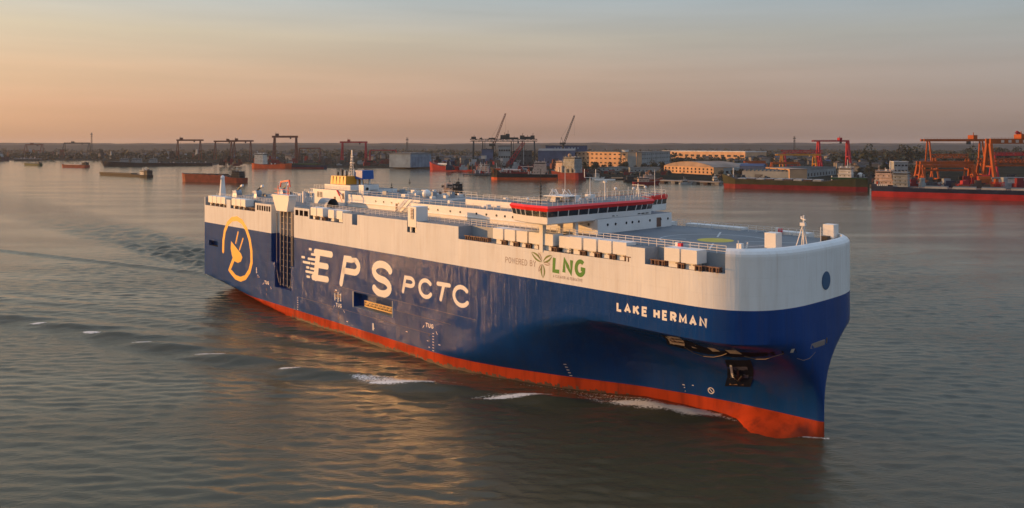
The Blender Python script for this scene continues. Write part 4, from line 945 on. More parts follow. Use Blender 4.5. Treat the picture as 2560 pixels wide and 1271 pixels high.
def house_stack(root, x0, x1, w, z, levels, mat, front_win=True):
    """stepped superstructure: open galleries, railings and a few dark windows; levels = list of (shrink, height)"""
    rr = random.Random(int(x0 * 7 + w * 13 + len(levels)))
    for i, (sh_, ht) in enumerate(levels):
        sh_ *= .45; a, b, c = x0 + sh_ * .3, x1 - sh_ * 1.4, w / 2 - sh_ * .5
        h = pbox(root, 'deckhouse' if i < len(levels) - 1 else 'wheelhouse', a, b, -c, c, z, z + ht * .92, mat, P_RFG)
        pbox(root, 'deck_slab', a - .7, b + .9, -c - .9, c + .9, z + ht * .92, z + ht, mat, P_RFG)
        top = i == len(levels) - 1
        if top:
            for sd in (-1, 1): m = MB(); m.box(a + .3, b - .3, sd * (c + .02) - .06, sd * (c + .02) + .06, z + ht * .42, z + ht * .78); m.build('window', P_WIN, h)
            for xx in (b + .02, a - .02): m = MB(); m.box(xx - .06, xx + .06, -c + .4, c - .4, z + ht * .42, z + ht * .78); m.build('window', P_WIN, h)
        else:
            nwin = max(2, int((b - a) / 3.4))
            for k in range(nwin):
                if rr.random() < .25: continue
                for sd in (-1, 1): put('window', winmesh(.8, .8), h, (a + (k + .5) * (b - a) / nwin, sd * (c + .02), z + ht * .55), 0 if sd < 0 else PI)
        m = MB()
        for sd in (-1, 1):
            m.bar((a - .6, sd * (c + .8), z + ht + 1), (b + .8, sd * (c + .8), z + ht + 1), .12)
            for k in range(5): x = a + (b - a) * k / 4; m.bar((x, sd * (c + .8), z + ht), (x, sd * (c + .8), z + ht + 1), .12)
        m.build('railing', mat, root)
        z += ht
    m = MB()
    for k in range(5): x, y = rr.uniform(x0 + 1, x1 - 2), rr.uniform(-w * .3, w * .3); m.box(x, x + rr.uniform(.5, 1.8), y, y + rr.uniform(.5, 1.5), z, z + rr.uniform(.6, 1.8))
    m.bar((x0 + 2, 0, z), (x0 + 2, 0, z + 5), .3); m.bar((x0 + 2, -1.8, z + 3.6), (x0 + 2, 1.8, z + 3.6), .25); m.bar((x1 - 3, w * .2, z), (x1 - 3, w * .2, z + 3.4), .2)
    m.build('top_gear', mat, root); return z
def vmast(root, x, y, z0, z1, mat=P_WHT, r=.25, name='mast'):
    m = MB(); m.tube((x, y, z0), (x, y, z1), r, r * .6, n=6); m.bar((x, y - 1.6, z0 + (z1 - z0) * .7), (x, y + 1.6, z0 + (z1 - z0) * .7), r); return m.build(name, mat, root)
def clutter(root, x0, x1, y0, y1, z, n, mats, seed, hmax=2.5, name='deck_gear', smax=3.):
    r = random.Random(seed)
    for k in range(n):
        x = r.uniform(x0, x1); y = r.uniform(y0, y1); w = r.uniform(.6, smax); d = r.uniform(.6, smax); m = MB()
        if r.random() < .3: m.tube((x, y, z), (x + r.uniform(-1, 1), y, z + r.uniform(1, hmax * 1.3)), .3, n=6)
        else: m.box(x, x + w, y, y + d, z, z + r.uniform(.5, hmax), taper=r.choice([0, 0, .15]))
        m.build(name, r.choice(mats), root)

# river barge at the left, rust red
v, L, zt, hb = vessel('river_barge', 'rust red river barge with a dark stern house, behind the big ship stern', (603, 458.5), (447, 455), 13, [(0, 6), (.18, 6.5), (.3, 9), (.92, 10), (1, 11)], P_RUST, P_RUST, P_DKH, 'barge', zb=1)
for k in range(5): pbox(v, 'hatch_cover', L * (.3 + k * .12), L * (.3 + k * .12) + 7, -5, 5, 9, 10.4, P_DKH, P_DGR)
house_stack(v, 4, 17, 10, 6, [(0, 2.8), (.8, 2.6), (2, 2.4)], P_DGR); clutter(v, 2, 22, -5, 5, 6, 9, [P_DGR, P_WHT, P_BLK], 3); vmast(v, L * .38, 0, 9, 17, P_DGR); vmast(v, 12, 0, 13, 19)
pbox(v, 'crane_post', 18, 19.2, -.6, .6, 6, 15, P_DGR); 
# dark flat barge
v, L, zt, hb = vessel('river_barge', 'long low dark barge with a small pink and black wheelhouse at its stern', (365, 444), (240, 438), 12, [(0, 3), (.2, 3.4), (.95, 3.6), (1, 4.5)], P_BLK, P_BLK, P_DKH, 'barge', zb=.6)
m = MB(); m.box(L * .3, L * .95, -4.6, 4.6, 3.5, 4.6); m.build('hatch_coaming', P_BLK, v)
house_stack(v, 9, 20, 9, 3.3, [(0, 3), (1, 3)], P_WHT); house_stack(v, 1, 8.9, 8, 3.3, [(0, 4.2), (1.5, 2.2)], P_DGR); vmast(v, 14, 0, 9, 14)
# small red boat far left
v, L, zt, hb = vessel('cargo_boat', 'small red cargo boat with a white deckhouse, far up the river at the left', (215, 419.5), (150, 418.5), 10, [(0, 5), (.8, 5), (1, 7)], P_RED, P_RUST, P_DKH, 'boat', zb=.8)
pbox(v, 'hatch_cover', 18, L - 9, -4, 4, 5, 6.4, P_PNK); house_stack(v, 2, 13, 7, 5, [(0, 2.6), (1, 2.4)], P_DGR); clutter(v, 12, 36, -3, 3, 6, 6, [P_WHT, P_PNK], 9, 4)
v, L, zt, hb = vessel('cargo_barge', 'small dark green barge, furthest left of the boats in midstream', (97, 415), (57, 414), 9, [(0, 4.5), (1, 5.5)], P_GRN, P_GRN, P_DGR, 'barge', zb=.6)
clutter(v, 4, 25, -3, 3, 4.7, 5, [P_DGR, P_GRN], 4, 2); house_stack(v, 2, 8, 6, 4.6, [(0, 2.6)], P_DGR)
# barge passing behind the big ship
v, L, zt, hb = vessel('river_barge', 'brown open barge with a cluttered black wheelhouse, partly hidden behind the white deckhouse', (1148, 494), (925, 488), 12, [(0, 2.2), (.2, 2.4), (.95, 2.8), (1, 3.6)], P_RUST, P_DKH, P_DKH, 'barge', zb=.5)
for k in range(14): pbox(v, 'hatch_cover', L * .25 + k * 3.9, L * .25 + k * 3.9 + 3.3, -4.6, 4.6, 2.5, 4.0, P_RUST if k % 3 else P_DKH, P_DGR)
house_stack(v, 7, 16, 9, 2.3, [(0, 3.2), (.7, 3), (1.4, 2.6)], P_PNK); house_stack(v, 1.5, 6.9, 8.5, 2.3, [(0, 3.4), (.4, 3.2), (.9, 2.6)], P_BLK); clutter(v, 2, 17, -4.5, 4.5, 8, 7, [P_BLK, P_DKH, P_PNK], 12, 4); vmast(v, 12, 0, 10, 15, P_BLK)
# dark ship with white deckhouses moored on the left bank
v, L, zt, hb = vessel('moored_ship', 'long black moored hull with three pale deckhouses on the left bank', (530, 414.6), (258, 416.5), 22, [(0, 6), (.7, 7), (1, 11)], P_BLK, P_BLK, P_DGR, 'ship', zb=1)
for x, s in ((.78, 17), (.66, 20), (.52, 16)): house_stack(v, L * x, L * x + s, 14, 7, [(0, 3), (2, 3), (3.5, 2.6)], P_GRY); vmast(v, L * x + 7, 0, 15, 24)
clutter(v, 10, L * .5, -8, 8, 6.5, 26, [P_DGR, P_GRY, P_BLK, P_PNK], 21, 3.2)
# orange ship
v, L, zt, hb = vessel('coastal_ship', 'bright orange red ship with a white house at its stern, moored below the brown gantry', (628, 421), (722, 422), 17, [(0, 10), (.35, 7), (.85, 8.5), (1, 10.5)], P_ORR, P_ORR, P_DKH, 'ship', zb=1.5)
house_stack(v, 6, 26, 14, 8, [(0, 4), (.6, 4), (1, 4), (1.6, 4), (2.5, 4)], P_WHT); pbox(v, 'funnel', 2, 6, -3, 3, 9, 19, P_ORR); clutter(v, 28, 62, -5, 5, 7.5, 8, [P_WHT, P_ORR, P_DGR], 8, 2.5)
v, L, zt, hb = vessel('coastal_ship', 'dark ship with a green deck, moored nose to nose with the orange ship', (808, 422.5), (710, 421.5), 16, [(0, 7), (.8, 7.5), (1, 12)], P_MAR, P_NAVY, P_GRN, 'ship', zb=2.5)
pbox(v, 'hatch_cover', 14, L - 16, -6, 6, 7.3, 9.6, P_GRN, P_GRN); clutter(v, L - 16, L - 3, -4, 4, 9, 8, [P_GRY, P_WHT], 31, 7); vmast(v, L * .55, 0, 8, 26, P_GRY, .35)
# long red ship
v, L, zt, hb = vessel('tank_ship', 'long plain red hull with one white deck tank, moored before the blue hall', (1200, 429), (1068, 426), 17, [(0, 7.5), (.75, 8), (.86, 11), (1, 16)], P_RED, P_RED, P_MAR, 'ship', zb=1.5)
m = MB(); m.tube((L * .64, 0, 10.5), (L * .84, 0, 10.5), 2.4, n=12); m.build('deck_tank', P_WHT, v); clutter(v, 20, L * .6, -5, 5, 8, 12, [P_MAR, P_DGR, P_GRY], 17, 2.2); vmast(v, L * .93, 0, 13, 21)
# tug on the pontoon
pt = at(1157, 440); pq = at(1228, 440)
r0 = emp('pontoon', (pt.x, pt.y, 0), 0, 'flat dark pontoon on piles in front of the tug', 'pontoon'); w = pq.x - pt.x
m = MB(); m.box(0, w, 0, 12, 1.2, 2.2); m.build('deck', P_DGR, r0)
for k in range(9): m = MB(); m.tube((1 + k * (w - 2) / 8, 1, -1), (1 + k * (w - 2) / 8, 1, 2.6), .5, n=6); m.build('pile', P_BLK, r0)
v, L, zt, hb = vessel('tugboat', 'dark tug with an orange and white house and a tall pale control tower', (1224, 437.5), (1182, 437), 10, [(0, 5), (.6, 5.5), (1, 8)], P_NAVY, P_NAVY, P_DKH, 'tug', zb=.8)
house_stack(v, 4, 19, 8, 5.4, [(0, 3.4), (1, 3.4), (2, 3)], P_PNK); clutter(v, 5, 17, -4, 4, 12, 6, [P_ORR, P_WHT, P_DGR], 5, 3); pbox(v, 'tower', 10, 12, -1, 1, 15, 24, P_DGR); pbox(v, 'tower_cab', 7.5, 14.5, -3, 3, 24, 29, P_GRY)
# red hulls in the repair basin
v, L, zt, hb = vessel('dredger', 'red and black dredger with a bright orange bow and white pipe on deck', (1392, 451), (1226, 450), 18, [(0, 7), (.55, 7.5), (.84, 8.5), (.9, 13), (1, 17)], P_ORR, P_BLK, P_DKH, 'ship', zb=3.2)
pbox(v, 'bow_block', L * .86, L * .97, -6, 6, 9, 14.5, P_ORR); m = MB(); m.tube((L * .56, -3, 12), (L * .82, -3, 12.4), 1.7, n=10); m.build('deck_pipe', P_PNK, v)
m = MB(); m.tube((L * .60, -8.4, 6), (L * .69, -8.4, 6), 1.3, n=8); m.build('lifeboat', P_WHT, v)
pbox(v, 'hatch_coaming', L * .45, L * .84, -6, 6, 8, 10, P_MAR); house_stack(v, L * .17, L * .36, 15, 7.5, [(0, 4), (1, 4), (2, 4), (3, 3.4)], P_PNK); clutter(v, L * .1, L * .42, -8, 8, 7.5, 30, [P_PNK, P_WHT, P_ORR, P_DGR], 41, 6); clutter(v, L * .45, L * .85, -7, 7, 9, 20, [P_DGR, P_PNK, P_MAR], 42, 4); pbox(v, 'crane_boom', L * .37, L * .56, -4, -3.2, 16.6, 17.4, P_PNK)
v, L, zt, hb = vessel('repair_ship', 'maroon ship stern with a grey and orange superstructure topped by a round dome', (1443, 450), (1372, 446), 17, [(0, 9), (.5, 8), (1, 11)], P_MAR, P_MAR, P_DGR, 'ship', zb=2)
zz = house_stack(v, 8, 34, 14, 8.5, [(0, 4.4), (1, 4.4), (1.5, 4.4), (3, 4), (4.5, 3.4)], P_GRY); house_stack(v, 35, 50, 12, 8.5, [(0, 4), (1, 4), (2, 3.5), (3, 3)], P_PNK); m = MB(); m.ball((26, 0, zz + 2.2), 2.6, 0, 10, 6); m.build('radome', P_TAN, v); clutter(v, 2, 46, -7, 7, 9, 26, [P_GRY, P_PNK, P_DGR, P_WHT], 51, 9)
for nm_, x0_, x1_, n_, z_ in (('dredger', 12, 110, 26, 8), ('repair_ship', 4, 46, 14, 9), ('tugboat', 3, 24, 6, 6)):
    rr_ = random.Random(n_); rt = bpy.data.objects[nm_]; clutter(rt, x0_, x1_, -8, 0, z_, n_ * 2, [P_WHT, P_PNK, P_ORR, P_WHT, P_DGR, P_RED], n_ + 5, 6, smax=2.4)
    for k in range(n_):
        x = rr_.uniform(x0_, x1_); y = rr_.uniform(-7, 7); h = rr_.uniform(5, 17); m = MB(); m.bar((x, y, z_), (x + rr_.uniform(-2, 2), y, z_ + h), rr_.uniform(.3, .6)); m.bar((x, y, z_ + h * .6), (x + rr_.uniform(-6, 6), y, z_ + h * rr_.uniform(.5, .95)), .35); m.build('derrick', rr_.choice([P_WHT, P_DGR, P_ORR, P_GRY]), rt)
# small craft along the quay
def craft(label, x0, x1, y, beam, h, side, hm, boot=None, lv=2, seed=1, cat='boat', name='work_boat', flip=False):
    a, b = ((x0, y), (x1, y)) if not flip else ((x1, y), (x0, y))
    v, L, zt, hb = vessel(name, label, a, b, beam, [(0, h), (.8, h), (1, h * 1.7)], boot or side, side, P_DKH, cat, zb=.6)
    if lv: house_stack(v, L * .2, L * .62, beam * .7, h, [(0.3 * i, 2.3) for i in range(lv)], hm); vmast(v, L * .45, 0, h + lv * 2.2, h + lv * 2.2 + 4, P_GRY, .15)
    clutter(v, 1, L * .9, -beam * .35, beam * .35, h, 6, [hm, P_DGR, P_DKH], seed, 1.8, smax=2); return v
craft('small white launch lying alone off the quay', 1480, 1510, 449, 6, 2, P_WHT, P_WHT, seed=2)
craft('black work barge behind the small white launch', 1448, 1500, 446, 9, 3.2, P_BLK, P_DGR, lv=1, seed=3, cat='barge', name='work_barge')
craft('flat barge with a sunlit orange deck load, right of the white launch', 1524, 1570, 450, 9, 1.6, P_BLK, P_ORR, lv=0, seed=5, cat='barge', name='work_barge')
v = bpy.data.objects['work_barge.001']; pbox(v, 'deck_load', 3, 18, -3, 3, 1.6, 3.2, P_TAN)
craft('pink red work boat tied outermost at the jetty', 1584, 1648, 462, 10, 3, P_MAR, P_PNK, seed=6)
craft('dull red boat moored inside the pink one', 1600, 1655, 455, 9, 3.2, P_RUST, P_PNK, seed=7)
craft('dark tender tucked behind the red boats', 1560, 1600, 456, 8, 2.6, P_BLK, P_DGR, seed=8)
craft('small white and red boat by the bow of the green ship', 1780, 1802, 459, 6, 2.2, P_WHT, P_WHT, seed=9)
craft('low grey launch near the concrete piers', 1700, 1732, 461, 6, 1.8, P_GRY, P_GRY, lv=1, seed=10)
# green and maroon bulk ship
v, L, zt, hb = vessel('bulk_carrier', 'long olive and maroon bulk carrier with a sunlit white bridge at its stern', (2168, 480.5), (1803, 470.5), 22, [(0, 13), (.12, 12), (.24, 10), (.3, 8.8), (.9, 10), (.94, 12.5), (1, 14.5)], P_MAR, P_OLV, P_DKH, 'ship', zb=4.6, bow_rise=3)
for k in range(9): pbox(v, 'hatch_cover', L * (.30 + k * .066), L * (.30 + k * .066) + L * .056, -8, 8, 9, 10.7, P_DKH if k % 2 else P_GRY, P_GRY)
pbox(v, 'poop', L * .01, L * .235, -9.6, 9.6, 11.6, 13.4, P_GRN, P_DGR); house_stack(v, L * .105, L * .19, 15, 13.3, [(0, 3.4), (.8, 3.2), (1.4, 3)], P_WHT); vmast(v, L * .135, 0, 22, 31, P_WHT, .4); m = MB(); m.ball((L * .055, -3, 15.2), 3, 0, 12, 7); m.build('tank_dome', P_WHT, v); pbox(v, 'lifeboat', L * .115, L * .155, -9.2, -7.2, 14.5, 17, P_ORR); clutter(v, L * .02, L * .1, -7, 7, 13.4, 9, [P_GRY, P_DGR, P_WHT], 61, 4)
m = MB(); m.tube((L * .93, 0, 11), (L * .93, 0, 21), .55, n=8); m.build('foremast', P_WHT, v); clutter(v, L * .93, L * .99, -4, 4, 12.6, 7, [P_GRN, P_WHT, P_DGR], 62, 2); m = MB(); m.tube((L * .245, -6, 10), (L * .245, -6, 14.5), .5, n=8); m.build('vent_post', P_WHT, v)
for k in range(40): m = MB(); m.bar((L * .28 + k * L * .016, -10.6, 9.2), (L * .28 + k * L * .016, -10.6, 10.4), .12); m.build('rail_post', P_GRY, v)
# navy and red ship at the right edge
v, L, zt, hb = vessel('bulk_carrier', 'navy hull with a broad bright red waterline, running out of the picture at the right', (2177, 492), (3080, 520), 26, [(0, 11.5), (.05, 11), (.09, 8.2), (.93, 8.6), (1, 12)], P_RED, P_NAVY, P_DKH, 'ship', zb=4.9)
zz = house_stack(v, 3, 17, 18, 10.5, [(0, 3.2), (.6, 3.0), (1.2, 3.0), (2.4, 2.8)], P_PNK); clutter(v, 1, 17, -10, -4, 11, 12, [P_ORR, P_WHT, P_ORR], 71, 6); house_stack(v, 17.2, 29, 20, 9, [(0, 3.4), (.2, 3.2), (.4, 3.0), (.8, 2.6)], P_GRY); vmast(v, 14, 0, zz, zz + 9, P_WHT, .5); clutter(v, 8, 16, -6, 6, zz - 2, 8, [P_WHT, P_PNK], 72, 5)
for k in range(10): pbox(v, 'hatch_cover', 42 + k * 21, 42 + k * 21 + 17, -9, 9, 8.2, 10, P_GRY, P_DGR)
for k in range(60): m = MB(); m.bar((34 + k * 3.6, -12.9, 8), (34 + k * 3.6, -12.9, 9.2), .13); m.build('rail_post', P_GRY, v)
m = MB(); m.bar((34, -12.9, 9.2), (250, -12.9, 9.3), .14); m.build('rail', P_PNK, v)
for k in range(6): m = MB(); m.box(5 + k * 1.5, 5.9 + k * 1.5, -12.7, -12.5, 9.6, 11); m.build('letter', P_WHT, v)
# far left craft
v, L, zt, hb = vessel('moored_ship', 'pale ship at the far left edge of the river bank', (-30, 402.6), (17, 402.6), 18, [(0, 9), (1, 11)], P_NAVY, P_NAVY, P_GRY, 'ship', zb=1); house_stack(v, 8, 34, 14, 9, [(0, 5), (2, 5), (5, 4)], P_GRY)
v, L, zt, hb = vessel('moored_ship', 'grey barge moored under the distant shipyard frames at the left', (100, 402.8), (30, 402.8), 18, [(0, 6), (1, 7)], P_BLK, P_DGR, P_GRY, 'ship', zb=1); clutter(v, 5, 60, -6, 6, 7, 14, [P_GRY, P_DGR, P_PNK], 81, 6)
# channel buoys
def buoy(px, py, h, label):
    p = at(px, py); r = emp('channel_buoy', p, 0, label, 'buoy'); m = MB(); m.tube((0, 0, -.4), (0, 0, .7), 1.3, n=12); m.build('float', P_BLK, r)
    m = MB()
    for a in range(3): m.bar((math.cos(a * 2.1) * .9, math.sin(a * 2.1) * .9, .7), (0, 0, h), .16)
    m.ball((0, 0, h * .62), .7, 0, 8, 5); m.build('tower', P_BLK, r); m = MB(); m.ball((0, 0, h), .4, 0, 8, 5); m.build('lamp', P_BLK, r)
buoy(979, 470, 4.5, 'black buoy nearer the big ship, above its white deckhouse'); buoy(1024, 457, 4.5, 'black buoy farther off in midstream')

# ================================================================== CRANES
def lattice(m, p, q, w, n, r, mat=0):
    p = Vector(p); q = Vector(q); d = (q - p).normalized(); up = Vector((0, 0, 1)) if abs(d.z) < .9 else Vector((1, 0, 0)); a = d.cross(up).normalized() * w / 2; b = a.cross(d).normalized() * w / 2
    cs = [a + b, a - b, -a - b, -a + b]
    for c in cs: m.bar(p + c, q + c * .6, r, m=mat)
    for k in range(n):
        u, v_ = k / n, (k + 1) / n
        for i in range(4):
            c0, c1 = cs[i], cs[(i + 1) % 4]; m.bar(p.lerp(q, u) + c0 * (1 - .4 * u), p.lerp(q, v_) + c1 * (1 - .4 * v_), r * .7, m=mat)
def gantry(label, pxl, pxr, ytop, Yd, mat, depth=14, th=None, over=(0, 0), name='gantry_crane', group=None, legw=2.2, lower=None, hut=True, glyphs=0, trim=None, right=None, ybeam=None, truss=False):
    """girder between two legs; pixel columns and the row of the girder top at distance Yd"""
    xl, xr = wx(pxl, Yd), wx(pxr, Yd); H = hz(ytop, Yd); W = xr - xl; th = th or max(2.2, H * .07)
    r = emp(name, (xl, Yd, LZ), 0, label, 'crane', group); H -= LZ
    for ya in (0, depth * .35):
        m = MB()
        if truss:
            n = max(5, int(W / 5)); X0, X1 = -over[0], W + over[1]
            for zz in (H - .4, H - th + .4): m.bar((X0, ya, zz), (X1, ya, zz), 1.0, .9)
            for k in range(n): a_, b_ = X0 + (X1 - X0) * k / n, X0 + (X1 - X0) * (k + 1) / n; m.bar((a_, ya, H - th + .4 if k % 2 else H - .4), (b_, ya, H - .4 if k % 2 else H - th + .4), .55); m.bar((b_, ya, H - th + .4), (b_, ya, H - .4), .45)
        else:
            m.box(-over[0], W + over[1], ya - 1.1, ya + 1.1, H - th, H)
            for k in range(int(W / 6)): m.box(k * 6., k * 6. + .3, ya - 1.25, ya - 1.1, H - th, H)
        m.build('girder', mat, r)
    for x in (0, W):
        k = 1 if x else -1
        for yy in (-depth / 2, depth / 2):
            m = MB(); m.bar((x + k * legw * .3, yy, 0), (x, yy * .25 + depth * .09, H - th), legw, legw * .8); m.build('leg', mat, r)
        m = MB(); m.box(x - legw * .6, x + legw * .6, -depth / 2 - 1, depth / 2 + 1, .6, 2.2); m.bar((x, -depth * .36, H * .42), (x, depth * .36, H * .42), legw * .5); m.build('sill_beam', mat, r)
        for yy in (-depth / 2, depth / 2): m = MB(); m.box(x - 1, x + 1, yy - 1.2, yy + 1.2, 0, .7); m.build('bogie', P_DGR, r)
    if hut:
        m = MB(); hx = W * (.22 if hut is True else hut); m.box(hx, hx + max(4, H * .09), -2, depth * .35 + 2.4, H + .01, H + H * .09); m.bar((hx + 1, 0, H), (hx + 1, 0, H + H * .15), .6); m.build('trolley', mat, r)
        m = MB(); hx2 = W * .72; m.box(hx2, hx2 + 3, -1.8, 1.8, H - th - 3.4, H - th - .01); m.build('cab', P_DGR, r)
        m = MB(); m.bar((hx + 1.5, 1, H - th), (hx + 1.5, 1, H * .62), .18); m.box(hx + .7, hx + 2.3, .4, 1.6, H * .57, H * .62); m.build('hook_block', P_DGR, r)
    for k in range(glyphs):
        m = MB(); gx_ = W * .12 + k * W * .76 / glyphs; m.box(gx_, gx_ + W * .035, -1.5, -1.41, H - th * .8, H - th * .25); m.build('letter', P_PNK, r)
    for zb_ in (lower or []): m = MB(); m.box(0, W, -.9, .9, H * zb_ - 1, H * zb_ + 1); m.build('cross_beam', mat, r)
    m = MB(); n = max(4, int((W + over[0] + over[1]) / 3.5))
    for k in range(n + 1): x = -over[0] + (W + over[0] + over[1]) * k / n; m.bar((x, -1.5, H), (x, -1.5, H + 1.1), .14)
    m.bar((-over[0], -1.5, H + 1.1), (W + over[1], -1.5, H + 1.1), .14); m.build('handrail', mat, r)
    return r, W, H
g1 = 'brown gantries on the far left bank'
gantry('leftmost brown gantry crane on the far bank', 444, 500, 349, 2250, P_CBR, 22, over=(3, 7), hut=.1)
gantry('wide brown gantry with a tower, left one of a close pair', 538, 585, 352, 2250, P_CBR, 22, over=(4, 4), hut=.6)
gantry('wide brown gantry with a tower, right one of a close pair', 578, 626, 351, 2150, P_CBR, 22, over=(8, 6), hut=.2)
gantry('tall dark brown gantry standing behind the orange ship', 686, 740, 340, 2050, P_CBR, 22, over=(6, 3), legw=4, hut=.05)
gantry('squat red gantry at the head of the red slipway frames', 856, 914, 354, 1900, P_CRED, 24, over=(6, 3), legw=3.4, hut=.22)
gantry('low dull red slipway frame right of the squat red gantry', 925, 990, 375, 1950, P_CRED, 24, hut=False)
gantry('low brown frame running behind the tall brown gantry', 748, 800, 370, 2150, P_CBR, 22, hut=False)
gantry('faint frame crane far away at the left edge', 64, 104, 361, 2900, P_CBR, 30, hut=.3, lower=[.5])
gantry('faint wide frame crane far beyond the black moored hull', 160, 222, 357, 3000, P_CDK, 30, hut=.3)
gantry('dark green goliath gantry with machinery huts behind the red dredger', 1184, 1336, 348, 1520, P_CDK, 34, th=4.8, truss=True, over=(7, 5), legw=3, hut=.52, glyphs=9)
gdk = bpy.data.objects['gantry_crane.009']
for (u, w_, h_) in ((.0, 9, 6), (.12, 5, 3), (.3, 12, 3), (.50, 14, 10), (.56, 8, 13), (.66, 18, 4), (.8, 9, 9), (.88, 14, 6), (.97, 8, 9)):
    W_ = wx(1336, 1520) - wx(1184, 1520); H_ = hz(348, 1520) - LZ; m = MB(); m.box(u * W_ - w_ / 2, u * W_ + w_ / 2, -2, 8, H_ + .02, H_ + h_ * .75, taper=.3); m.bar((u * W_, 2, H_), (u * W_ + 1, 2, H_ + h_ * 1.25), .7); m.build('machinery_hut', P_CDK, gdk)
for u in (.15, .32, .62, .8): m = MB(); W_ = wx(1336, 1520) - wx(1184, 1520); H_ = hz(348, 1520) - LZ; m.bar((u * W_, 3, 0), (u * W_, 3, H_ - 4), 1.6); m.bar((u * W_ + 4, 3, 0), (u * W_ + 4, 3, H_ - 4), .9); m.build('inner_post', P_CDK, gdk)
gantry('yellow orange gantry over the tan warehouse roof', 1955, 2036, 386, 1300, P_YEL, 22, th=2.2, over=(8, 10), legw=2.2, hut=False)
gantry('red truss gantry just behind the yellow one', 1962, 2050, 376, 1420, P_CRED, 22, th=5.5, truss=True, over=(4, 4), hut=False)
gantry('tall magenta red gantry with an overhanging arm', 2047, 2120, 351, 1450, P_CRED, 20, th=2.6, over=(10, 2), legw=4, hut=.7)
gantry('low orange gantry beside the grey sheds', 1862, 1914, 403, 1250, P_ORG, 18, th=4, hut=False, legw=3)
gantry('low orange gantry half hidden behind the yellow one', 1930, 1998, 406, 1200, P_ORG, 18, th=3, hut=False)
gantry('tall thin orange and brown portal gantry, highest at the right', 2323, 2455, 348, 900, P_ORG, 20, th=2.6, over=(6, 4), legw=1.6, hut=.82)
gantry('heavy orange double gantry with thick legs in the right shipyard', 2300, 2433, 404, 860, P_ORG, 22, th=3.4, legw=3, hut=False, lower=[.62])
gantry('orange truss gantry behind the heavy double one', 2338, 2420, 386, 980, P_ORG, 20, th=5, truss=True, legw=1.8, hut=False)
gantry('orange frame in the middle row of the right shipyard', 2306, 2428, 413, 840, P_ORG, 16, th=2.6, legw=2, hut=False)
gantry('huge deep orange gantry cut by the right edge', 2475, 2690, 347, 820, P_ORG, 22, th=5.2, legw=3.2, hut=.35, glyphs=9)
gantry('lower orange gantry inside the huge one at the right edge', 2452, 2600, 397, 840, P_ORG, 20, th=5, truss=True, legw=2.2, hut=False, lower=[.75])
gantry('red brown frame behind the right edge gantries', 2486, 2640, 382, 1000, P_CRED, 20, th=4, truss=True, legw=2, hut=False)
def jib(label, px, py_base, tip, Yd, mat, mat2, hb=None, name='luffing_crane', zbase=None, w=3.4):
    x = wx(px, Yd); r = emp(name, (x, Yd, LZ), 0, label, 'crane'); h = (hz(py_base, Yd)) - LZ
    m = MB()
    for a in (-4, 4):
        for b in (-4, 4): m.bar((a * 1.2, b * 1.2, 0), (a * .5, b * .5, h * .72), 1.1)
    m.box(-4.4, 4.4, -4.4, 4.4, h * .70, h * .74); m.tube((0, 0, h * .74), (0, 0, h), 2.2, n=10); m.build('portal', mat, r)
    m = MB(); m.box(-7, 3, -2.6, 2.6, h, h + 4.2); m.box(3, 5.2, -2.9, -.6, h + 1, h + 3.6, 1); m.build('machine_house', [mat, P_WIN], r)
    tx, tz_ = wx(tip[0], Yd) - x, hz(tip[1], Yd) - LZ
    m = MB(); lattice(m, (2, 0, h + 3), (tx, 0, tz_), w, 14, .75); m.build('boom', mat2, r)
    m = MB(); m.bar((-1, -1.5, h + 4), (-3.5, 0, h + 15), .5); m.bar((-1, 1.5, h + 4), (-3.5, 0, h + 15), .5); m.bar((-6, 0, h + 4), (-3.5, 0, h + 15), .4); m.build('back_frame', mat, r)
    m = MB(); m.bar((-3.5, 0, h + 15), (tx * .85, 0, h + 3 + (tz_ - h - 3) * .85), .22); m.bar((tx, 0, tz_), (tx, 0, h + 18), .16); m.build('cable', P_DGR, r)
jib('dark luffing crane rising over the dark green gantry, jib leaning right', 1232, 366, (1264, 284), 1500, P_CDK, P_CBR)
jib('second dark luffing crane, alone above the blue hall', 1408, 362, (1436, 289), 1650, P_CDK, P_CDK)
jib('deep red crane cut by the right edge of the picture', 2590, 370, (2540, 330), 900, P_CRED, P_CRED)
p = at(1275, 418, LZ); r = emp('crawler_crane', (wx(1272, 1400), 1400, LZ), 0, 'red lattice crane with a short thick boom leaning right', 'crane')
m = MB(); m.box(-5, 5, -4, 4, 0, 4); m.box(-4, 3, -3, 3, 4, 8, 0); m.build('body', P_CRED, r); m = MB(); lattice(m, (0, 0, 8), (wx(1310, 1400) - wx(1272, 1400), 0, hz(356, 1400) - LZ), 7, 9, .8); m.build('boom', P_CRED, r)
m = MB(); m.bar((wx(1309, 1400) - wx(1272, 1400), -4, 0), (wx(1309, 1400) - wx(1272, 1400), -4, hz(370, 1400) - LZ), 1.2); m.build('mast', P_GRY, r)
def pylon(label, px, ytop, Yd, w=5):
    r = emp('radio_mast', (wx(px, Yd), Yd, LZ), 0, label, 'mast'); H = hz(ytop, Yd) - LZ; m = MB(); lattice(m, (0, 0, 0), (0, 0, H), w, 14, .5); m.build('lattice', P_DGR, r); m = MB(); m.box(-w * .8, w * .8, -w * .5, w * .5, H - 8, H - 6); m.box(-w * .6, w * .6, -w * .4, w * .4, H - 16, H - 14.6); m.build('platform', P_DGR, r)
pylon('thin lattice mast on the skyline left of the magenta gantry', 1986, 341, 2600); pylon('thin lattice mast on the skyline above the blue hall', 1018, 344, 2300); pylon('very faint mast on the left skyline', 229, 332, 3300)

